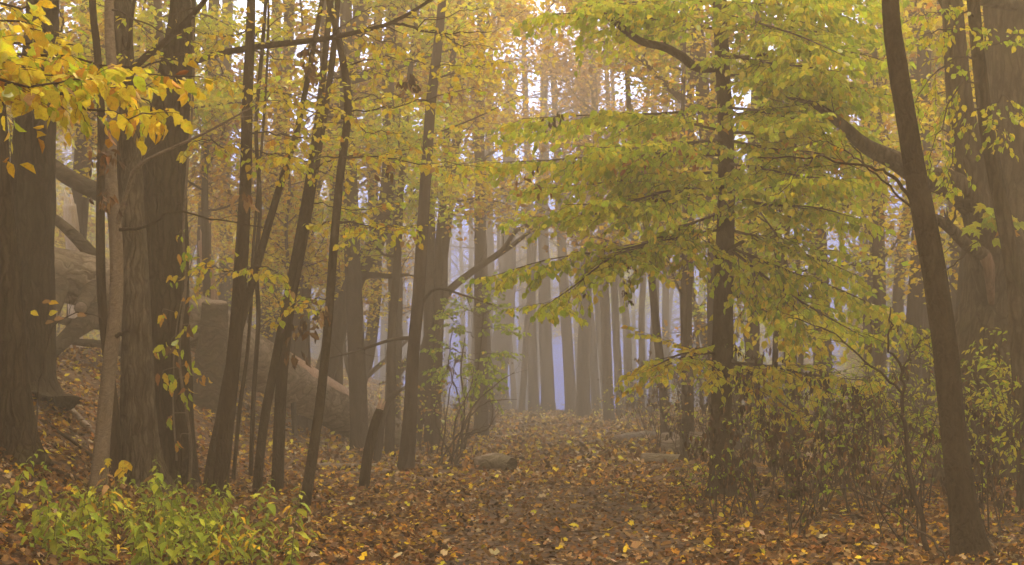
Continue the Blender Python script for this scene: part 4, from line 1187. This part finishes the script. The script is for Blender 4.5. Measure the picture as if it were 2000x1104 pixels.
# trunk with flaking bark behind it
t = trunk_tree('tree', 'flaking pale-patched trunk bending up before the big oak', [(2012, 1000), (2000, 800), (1990, 640), (1978, 520), (1955, 400), (1930, 270), (1915, 150), (1906, 60), (1900, -10)], 17, [40, 38, 36, 34, 31, 29, 27, 26, 25], 'oak', 17, 10, sides=14, ridges=.015)
for (v0, pp, dd) in ((150, [(1870, 170), (1830, 260), (1815, 340)], -1), (120, [(1850, 120), (1800, 180), (1790, 260)], -.6), (90, [(1960, 80), (2010, 60)], -1), (230, [(1960, 190), (2000, 230), (2030, 250)], -1), (60, [(1840, 60), (1790, 80)], -1.2), (240, [(1950, 250), (1965, 290)], -1.2),
                     (200, [(1880, 230), (1860, 330), (1850, 380)], -1.5), (30, [(1850, 20), (1800, 30)], -1.0)):
    s0 = on(t, v=v0)
    t.spray(np.vstack([[s0], [P(q[0], q[1], s0[1] + dd * (i + 1) / len(pp)) for i, q in enumerate(pp)]]), .014, .003, .5, .12, .085, .075, GCOL + [(YEL, 2)], fill=.85, droop=.35, tilt=.7)
t.finish(n_obj=220)

# the big oak
oak = t = trunk_tree('oak_tree', 'massive old oak at the right edge with thick forked limbs', [(1948, 800), (1952, 720), (1958, 600), (1972, 480), (1985, 380), (1990, 250), (1985, 120), (1975, -10)], 21.6, [230, 180, 155, 150, 128, 115, 110, 105], 'oak', 21.8, 16, sides=56, rough=.06, ridges=.03, flare=.35)
t.bare([P(1945, 560, 21.30), P(1925, 470, 21.10), P(1905, 380, 21.00), P(1890, 300, 20.90), P(1875, 200, 20.80), P(1865, 80, 20.70), P(1858, -20, 20.60)], .30, .14, 2, 1, 'oak', 'limb', 30, sides=16)
t.bare([P(1905, 400, 21.00), P(1860, 362, 20.80), P(1800, 345, 20.60), P(1745, 312, 20.40), P(1690, 285, 20.20), P(1640, 240, 20.00), P(1590, 205, 19.8), P(1535, 190, 19.6)], .24, .014, 7, 1.4, 'oak', 'limb', 24, sides=14)
t.bare([P(1930, 540, 20.90), P(1922, 500, 20.70), P(1890, 480, 20.50), P(1860, 450, 20.30), P(1832, 430, 20.20), P(1790, 420, 20.00)], .11, .07, 3, .8, 'oak', 'limb', 20, sides=12)
t.bare([P(1920, 497, 20.70), P(1931, 520, 20.65), P(1934, 560, 20.70), P(1936, 592, 20.95)], .10, .05, 0, .8, 'rust', 'stripped_limb', 10, sides=10)
t.bare([P(1900, -5, 21.10), P(1950, 5, 21.20), P(1980, 10, 21.40)], .10, .10, 0, .6, 'oak', 'limb', 8)
for c in ((1940, 420), (1960, 440), (1925, 430)):
    for _ in range(9):
        t.L.add(P(c[0] + rng.normal(0, 16), c[1] + rng.normal(0, 14), 19.6), np.array((rng.normal(), -.3, -.3)), np.array((rng.normal(0, .3), -.6, .8)), .26 * rng.uniform(.7, 1.1), choice([(GRN, 3), (LIME, 2), (YG, 2), (ORG, 1)]))
t.finish(LOBED, 'lobed', n_obj=40)

# mid-distance trunks on the right
mid('scaly dark trunk under the green boughs, second right of the green tree', [(1548, 760), (1542, 660), (1532, 540), (1512, 440), (1500, 330), (1490, 180), (1480, -10)], 27, [26, 25, 23, 22, 20, 18, 16], 'far')
mid('hazy straight trunk just right of the green tree', [(1473, 850), (1470, 720), (1472, 600), (1470, 450), (1474, 300), (1478, 120), (1480, -10)], 30, [28, 26, 25, 24, 22, 20, 18], 'smooth')
mid('bowed grey trunk arching up left behind the green tree', [(1398, 800), (1385, 690), (1355, 600), (1310, 535), (1260, 490), (1220, 440), (1190, 380)], 43, [24, 22, 20, 18, 15, 12, 8], 'far', [([(1375, 650), (1345, 600), (1335, 560), (1330, 530)], 8, 4, 3)], crown=False)
mid('pale hazy trunk seen below the hanging green boughs', [(1706, 800), (1704, 600), (1708, 450), (1702, 300), (1700, 100), (1700, -10)], 36, [24, 22, 21, 20, 18, 16])
mid('hazy leaning trunk right of the pale one', [(1748, 820), (1752, 640), (1760, 500), (1775, 400), (1790, 250), (1800, 100), (1810, -10)], 38, [26, 24, 22, 20, 20, 18, 16])
mid('hazy trunk showing left of the big oak', [(1872, 760), (1868, 600), (1872, 480), (1860, 380), (1850, 200), (1840, -10)], 34, [30, 28, 26, 24, 22, 20])
mid('dim trunk hidden behind the near leaning trunk', [(1812, 800), (1808, 640), (1803, 520), (1800, 440), (1790, 250), (1780, -10)], 31, [32, 30, 27, 22, 20, 18])
mid('dim broad trunk behind the scaly one', [(1610, 820), (1605, 650), (1598, 480), (1590, 300), (1580, 120), (1570, -10)], 35, [40, 36, 34, 32, 30, 28])

# ================================================================== SHRUBS
def shrub(label, u, d, h, spread, stems, leaf, cols, density, pods=0, name='shrub', lean=0.0, n_obj=150, T=LANCE, tn='lance', mat='leaf', group=None, bare=0, tilt=.6, toplift=.0):
    b = ground_pt(u, d)
    t = Tree(name, b, label, 'shrub', group)
    for k in range(stems):
        az = rng.uniform(0, 6.28); s = spread * rng.uniform(.25, 1)
        hh = h * rng.uniform(.55, 1.05)
        foot = b + np.array((rng.normal(0, .09), rng.normal(0, .09), -.04))
        tip = foot + np.array((math.cos(az) * s + lean, math.sin(az) * s * .8, hh))
        m1 = foot * .65 + tip * .35 + rng.normal(0, .08, 3) + np.array((0, 0, .1)); m2 = foot * .3 + tip * .7 + rng.normal(0, .1, 3) + np.array((0, 0, .12))
        pts = smooth([foot, m1, m2, tip], 16)
        acc = Acc(); r0 = rng.uniform(.006, .013)
        acc.add(*tube(pts, np.linspace(r0, .0025, 16), 5, .06, k))
        nt = int(hh * 7)
        for j in range(nt):
            i = int(rng.integers(4, 15)); dd = rng.normal(0, 1, 3) * np.array((1, 1, .5)) + np.array((0, 0, .25))
            tp = twig_pts(pts[i], dd, h * .22 * rng.uniform(.4, 1.2), .15, .2)
            acc.add(*tube(tp, np.linspace(.004, .0014, len(tp)), 4, cap=False))
            if rng.random() > bare:
                t.leafy(tp, leaf, leaf * .75, cols, density, tilt)
            if rng.random() < pods:
                for q in tp[2:]:
                    for _ in range(2):
                        t.D.add(q + rng.normal(0, .02, 3), np.array((0, 0, -1)) + rng.normal(0, .2, 3), rng.normal(0, 1, 3), leaf * rng.uniform(.6, 1.2), choice([(DBR, 3), (PODC, 3), (BRN, 1)]))
        t.part('stem', acc, 'twig')
    t.finish(T, tn, mat, n_obj=n_obj, n_dead=70)
    return t


SG = [(GRN, 4), (LIME, 2), (DGRN, 3), (YG, 1.5), (BRN, 1)]
SY = [(LIME, 3), (YG, 4), (YEL, 2), (GRN, 2)]
shrub('twiggy shrub hung with dark pods just right of the green tree', 1475, 17.5, 1.75, .9, 9, .09, SG, .3, .75)
shrub('tangled shrub thick with dark withered pods right of centre', 1590, 17.8, 2.0, .95, 10, .095, SG, .3, .8)
shrub('leafy green shrub mixed with pods before the far trunks', 1690, 17.5, 2.05, .9, 10, .095, SG, .55, .35)
shrub('dense green shrub left of the near leaning trunk', 1790, 18.0, 2.1, .9, 11, .095, SG, .65, .2)
shrub('bright yellow-green bush covering the oak foot', 1935, 19.5, 2.3, 1.0, 12, .105, SY, .75, .15)
shrub('yellow-green bush at the right edge under the oak', 2010, 17, 2.0, .8, 10, .105, SY, .75, .1)
shrub('dark bare-twigged shrub behind the near leaning trunk foot', 1945, 15.2, 1.35, .7, 8, .085, SG, .35, .6)
shrub('low sparse shrub with few leaves at the near trunk', 1760, 14.5, 1.1, .7, 7, .085, SG, .3, .35)
shrub('thin brown shrub near the litter right of the path', 1560, 15.0, 1.15, .6, 6, .085, SG, .3, .5)
shrub('small leafy sprig left of the green tree foot', 1375, 19.2, .9, .35, 4, .075, [(GRN, 3), (DGRN, 3), (YG, 1)], .7, .1)
shrub('low green sprig in front of the green tree foot', 1405, 17.8, .75, .4, 4, .07, [(GRN, 3), (LIME, 3)], .6, .1)
shrub('leafy shrub further back between the scaly trunk and the oak', 1660, 23, 2.4, 1.2, 10, .11, SY, .8, .2)
shrub('hazy yellow-green thicket far back behind the pods', 1520, 25, 2.2, 1.2, 9, .11, SY, .7, .3)
shrub('yellow-green thicket behind the near leaning trunk', 1840, 23, 2.6, 1.2, 10, .11, SY, .9, .1)

# crooked dark sapling standing in the shrubs
b = ground_pt(1815, 13.6)
t = Tree('crooked_sapling', b, 'crooked dark bare sapling forking above the shrubs', 'sapling')
t.bare([b - np.array((0, 0, .05)), P(1800, 1010, 13.6), P(1775, 910, 13.6), P(1768, 830, 13.6), P(1762, 780, 13.6), P(1760, 720, 13.6), P(1740, 690, 13.6), P(1735, 640, 13.6), P(1740, 600, 13.7)], .028, .007, 5, .4, 'twig', 'stem', 30)
t.bare([P(1763, 770, 13.6), P(1740, 745, 13.6), P(1700, 715, 13.5), P(1660, 680, 13.5), P(1610, 640, 13.4), P(1540, 620, 13.3)], .014, .004, 8, .35, 'twig')
t.bare([P(1760, 722, 13.6), P(1780, 690, 13.7), P(1800, 665, 13.7), P(1822, 655, 13.7)], .01, .004, 5, .3, 'twig')
t.bare([P(1766, 810, 13.6), P(1720, 815, 13.5), P(1690, 840, 13.4)], .01, .003, 5, .4, 'twig')
t.clump(P(1745, 635, 13.6), 12, .05, .06, [(DBR, 3), (BRN, 1)])
t.finish()
b = ground_pt(1870, 12.4)
t = Tree('arching_bramble', b, 'long dark bare stem arching left over the litter at lower right', 'bramble')
t.bare([b - np.array((0, 0, .05)), P(1820, 1060, 12.6), P(1760, 1010, 12.9), P(1690, 965, 13.2), P(1640, 955, 13.5), P(1580, 965, 13.8)], .014, .004, 10, .5, 'twig', 'stem', 26)
t.finish()

# brushwood beside the far path
BR = [(YG, 3), (TAN, 3), (ORG, 2), (LIME, 2)]
for i, (u, d, h, sp_) in enumerate(((1330, 31, 2.6, 1.2), (1290, 37, 2.6, 1.3), (1370, 35, 3.0, 1.3), (1260, 43, 2.4, 1.3), (1225, 48, 2.2, 1.2), (1420, 30, 2.4, 1.2), (1320, 44, 3, 1.4))):
    shrub('hazy brushwood right of the path, number %s from the near end' % ('one two three four five six seven'.split()[i]), u, d, h, sp_, 9, .11, BR, .45, .15, 'brushwood', n_obj=0, T=KITE, group='brushwood along the right of the path', bare=.6)
for i, (u, d, h, sp_) in enumerate(((845, 34, 2.4, 1.0), (880, 40, 2.2, 1.2), (780, 40, 2.6, 1.2), (930, 46, 2.4, 1.3))):
    shrub('hazy brushwood left of the path, number %s from the near end' % ('one two three four'.split()[i]), u, d, h, sp_, 8, .11, BR, .4, .1, 'brushwood', n_obj=0, T=KITE, group='brushwood along the left of the path', bare=.4)
for i, (u, d, h, sp_) in enumerate(((985, 60, .9, .9), (1032, 63, .6, .8), (1062, 64, .5, .7), (1125, 62, .6, .8), (1165, 60, .9, .9), (1205, 57, 1.1, 1.0), (955, 56, 1.2, 1.0))):
    shrub('low hazy brush at the feet of the end trunks, ' + ('left of the thin first trunk', 'under the second trunk', 'under the widest trunk', 'right of the bright gap', 'farther right of the gap', 'rightmost by the brushwood', 'by the green sapling')[i], u, d, h, sp_, 9, .11, BR, .5, .1, 'brushwood', n_obj=0, T=KITE, group='low brush at the path end', bare=.3)
# green sapling in the fog
b = ground_pt(905, 34.5)
t = Tree('green_sapling', b, 'soft green leafy sapling standing in the fog left of the path end', 'sapling')
for (top, r) in (((945, 600), .035), ((908, 660), .03), ((885, 640), .025)):
    t.bare([b - np.array((rng.normal(0, .1), 0, .1)), P((b[0] * F / 34.5 + CX) * .6 + top[0] * .4, 790, 34.5), P(top[0] - 8, (top[1] + 790) / 2, 34.5), P(top[0], top[1], 34.5)], r, .012, 4, .6, 'far', 'stem')
for (a_, e_, dd) in (((925, 660), (860, 610), -1), ((930, 640), (1000, 650), -1), ((938, 620), (870, 590), .5), ((925, 690), (990, 700), .5), ((910, 690), (850, 680), -.6), ((935, 620), (980, 600), -.5), ((905, 740), (960, 770), -1), ((915, 700), (960, 730), -1.3), ((900, 700), (850, 730), .4), ((940, 610), (930, 560), .2)):
    t.spray([P(a_[0], a_[1], 34.5), P((a_[0] + e_[0]) / 2, (a_[1] + e_[1]) / 2 - 4, 34.5 + dd / 2), P(e_[0], e_[1], 34.5 + dd)], .012, .004, .8, .13, .12, .085, [(GRN, 5), (LIME, 3), (YEL, .4)], fill=.95, tilt=.8)
t.finish(n_obj=0)
# arched bare stems in front of it
b = ground_pt(880, 29)
t = Tree('arching_bush', b, 'bare arching stems of a bush left of the path by the fog', 'shrub')
for pp in ([(905, 830), (935, 780), (975, 748), (1005, 728)], [(900, 840), (930, 800), (965, 782), (1010, 780)], [(890, 820), (915, 770), (925, 720)], [(900, 850), (940, 845), (958, 828), (962, 790)], [(870, 830), (880, 760), (890, 690)], [(905, 860), (930, 840), (955, 830)], [(860, 850), (850, 800), (870, 760)], [(915, 850), (950, 840), (975, 800)]):
    t.bare([b + np.array((rng.normal(0, .12), rng.normal(0, .1), -.05))] + [P(q[0], q[1], 29) for q in pp], .022, .006, 5, .6, 'twig', 'stem')
t.finish()

# ================================================================== LOGS AND STICKS
def lying(name, label, a, b, r0, r1, mat='log', cat='log', lift=.6, n=16, group=None, bend=.05):
    a = ground_pt(*a); b = ground_pt(*b)
    pts = smooth([a, (a + b) / 2 + rng.normal(0, bend, 3), b], n)
    pts[:, 2] = np.maximum(H(pts[:, 0], pts[:, 1]), pts[:, 2]) + lift * (r0 + r1) / 2
    me = Acc(); me.add(*tube(pts[::-1], np.linspace(r1, r0, n), 12, .08, int(rng.integers(999)), 0, True, .015))
    V, Q = tube(pts[:2], [r0, r0 * .99], 12, 0, 1)
    o = obj(name, me.mesh(name, M[mat], a), None, tuple(a))
    return tag(o, label, cat, group)
lying('log', 'short thick log lying beyond the green tree beside the path', (1295, 34), (1400, 33.5), .33, .28)
lying('log', 'mossy low log in front of the thick one beside the path', (1255, 30.5), (1330, 30), .13, .16)
lying('log', 'dark crooked log at the far right edge of the path', (1205, 40), (1275, 43), .16, .12)
lying('log', 'small cut log end at the left edge of the path', (935, 28.5), (998, 28), .15, .19)
lying('log', 'thin dark log among sticks below the arching bush', (815, 27.5), (925, 29), .06, .05, 'dark')
lying('fallen_branch', 'grey branch lying at the split-foot trunk', (660, 25), (790, 27), .04, .03, 'log', 'branch')
lying('fallen_branch', 'pale branch lying under the end of the fallen tree', (610, 27), (770, 29.5), .05, .03, 'log', 'branch')
lying('fallen_branch', 'dark branch lying behind the herbs by the trunk foot', (60, 16.2), (235, 15.9), .03, .02, 'dark', 'branch')
lying('fallen_branch', 'brown branch lying across the leaf bank', (90, 21.5), (190, 20), .06, .045, 'log', 'branch')
lying('fallen_branch', 'thin stick on the leaf bank left of the pale sapling', (80, 19), (205, 18.2), .025, .015, 'dark', 'branch')
lying('fallen_branch', 'thin stick poking from the litter near the kinked sapling', (520, 22), (610, 21), .025, .015, 'dark', 'branch')
lying('fallen_branch', 'stick lying below the near leaning trunk', (1850, 14.6), (1960, 13.6), .02, .012, 'log', 'branch')

g = np.random.default_rng(515)
for k in range(26):
    y = g.uniform(11.5, 27); x = g.uniform(-.3, .33) * y
    az = g.uniform(0, 6.28); L_ = g.uniform(.25, .8)
    a = np.array((x, y, float(H(x, y)) + .05)); pts = [a]
    for q in range(4):
        az += g.normal(0, .25); c = pts[-1] + np.array((math.cos(az), math.sin(az), 0)) * L_ / 4
        c[2] = float(H(c[0], c[1])) + .05 + g.uniform(0, .02); pts.append(c)
    acc = Acc(); sp3 = smooth(pts, 9); acc.add(*tube(sp3, np.linspace(.011, .004, 9), 6, .1, k)); c = sp3[5]; d_ = np.array((math.cos(az + .8), math.sin(az + .8), .15))
    acc.add(*tube(np.array([c, c + d_ * .08, c + d_ * .16]), [.005, .004, .002], 4))
    uu = float(proj(a)[0][0]); w = 'on the path' if abs(x - float(path_x(y))) < 1.3 else 'left of the path' if x < 0.5 else 'right of the path'
    tag(obj('fallen_twig', acc.mesh('fallen_twig', M['twig'], a), None, tuple(a)), 'dark forked twig on the litter %s, %s %s' % (w, 'long' if L_ > .55 else 'short', 'close by' if y < 16 else 'midway' if y < 21 else 'far off'), 'twig', 'twigs on the forest floor')

# ================================================================== GREEN HERBS, LOWER LEFT
def herb_template(seed, h):
    g = np.random.default_rng(seed)
    n = 9; lean = g.normal(0, .26, 2)
    z = np.linspace(0, h, n); pts = np.stack([lean[0] * (z / h) ** 1.6 * h * 1.6, lean[1] * (z / h) ** 1.6 * h * 1.6, z], 1)
    sm = Acc(); sm.add(*tube(pts, np.linspace(.005, .002, n), 5, cap=False))
    lv = []
    for k in range(int(h / .032)):
        t = .18 + .82 * k / (h / .032); q = np.array([np.interp(t, np.linspace(0, 1, n), pts[:, i]) for i in range(3)])
        az = k * 2.4 + g.normal(0, .4); a = np.array((math.cos(az), math.sin(az), g.uniform(-.75, .25)))
        if t > .93: a[2] += .7
        nn = np.array((0, 0, 1)) + g.normal(0, .35, 3)
        lv.append((q, nrmz(a), nn, (.115 if t < .8 else .07) * g.uniform(.7, 1.15)))
    return sm.mesh('stem', M['herbstem']), lv


M['herbstem'] = bark_mat('herb_stem', (.10, .10, .03), (.2, .2, .06), 20, .3, .1, .2)
HT = [herb_template(900 + k, h) for k, h in enumerate((.62, .50, .70, .42, .56, .36))]
HBM = [leaf_mesh('lancedead', big_ovate(.2, .02, .45), ci, 'litter', v) for ci in (TAN, BRN, GOLD) for v in (0, 1)]
HLM = [leaf_mesh('lanceobj', big_ovate(.24, .015, .25), ci, 'herb', v) for ci in (HERB, HERBY, HERB) for v in (0, 1)]
g = np.random.default_rng(66)
spots = []
tries = 0
while len(spots) < 120 and tries < 4000:
    tries += 1
    d = g.uniform(11.7, 14.6); u = g.uniform(60, 610)
    if u < 150 and d > 13.4: continue
    if g.random() > math.exp(-((u - 330) / 190) ** 2) * 1.1 and g.random() < .75: continue
    if u > 470 and d > 13.6: continue
    b = ground_pt(u, d)
    if any((b[0] - q[0]) ** 2 + (b[1] - q[1]) ** 2 < .11 ** 2 for q in spots): continue
    spots.append(b)
spots.append(ground_pt(5, 13)); spots.append(ground_pt(-6, 13.4))
for i, b in enumerate(spots):
    sm, lv = HT[int(g.integers(6))]
    edge = i >= len(spots) - 2; rz = g.uniform(0, 6.28); s = g.uniform(.6, 1.25)
    e = tag(obj('green_herb', None, None, tuple(b - np.array((0, 0, .02)))), 'green herb stalk growing alone at the lower left edge' if edge else '%s green herb stalk %s, %s' % (('short', 'middling', 'tall')[int(np.digitize(s, (.9, 1.05)))], ('at the left end of the patch', 'before the pale sapling', 'before the big vine trunk', 'before the slender saplings', 'at the right end of the patch')[int(np.clip((proj(b)[0][0] - 60) // 110, 0, 4))], 'in the front row' if b[1] < 12.7 else 'in the middle row' if b[1] < 13.7 else 'in the back row'), 'herb', 'herbs at the left edge' if edge else 'green herb patch')
    e.rotation_euler = (0, 0, rz); e.scale = (s, s, s)
    obj('stem', sm, e)
    pool = HBM if (not edge and g.random() < .12) else HLM
    for (q, a, nn, sz) in lv:
        if g.random() < .1: continue
        nn2 = nrmz(nn - a * nn.dot(a)); bb = np.cross(nn2, a)
        o = bpy.data.objects.new('leaf', (HBM if g.random() < .06 else pool)[int(g.integers(6))]); COL.objects.link(o); o.parent = e
        o.matrix_basis = Matrix(((a[0] * sz, bb[0] * sz, nn2[0] * sz, q[0]), (a[1] * sz, bb[1] * sz, nn2[1] * sz, q[1]), (a[2] * sz, bb[2] * sz, nn2[2] * sz, q[2]), (0, 0, 0, 1)))

# ================================================================== THE FOG
hz, n_, l_ = new_mat('haze')
out = n_.new('ShaderNodeOutputMaterial'); pv_ = n_.new('ShaderNodeVolumePrincipled')
pv_.inputs['Color'].default_value = HAZE_COLOR
pv_.inputs['Density'].default_value = HAZE_DENSITY
pv_.inputs['Anisotropy'].default_value = .25
pv_.inputs['Absorption Color'].default_value = HAZE_ABSORB
l_.new(pv_.outputs[0], out.inputs['Volume'])
X0, X1, Y0, Y1, Z0, Z1 = -130, 130, -25, 270, -5, 27
V = np.array([(x, y, z) for x in (X0, X1) for y in (Y0, Y1) for z in (Z0, Z1)], float)
Q = np.array([(0, 1, 3, 2), (4, 6, 7, 5), (0, 4, 5, 1), (2, 3, 7, 6), (0, 2, 6, 4), (1, 5, 7, 3)])
tag(obj('haze', mesh_from('haze', V, Q, hz)), 'pale morning fog filling the wood', None, None, 'stuff')
print('objects', len(bpy.data.objects), 'tris', sum(len(o.data.polygons) for o in bpy.data.objects if o.type == 'MESH'))
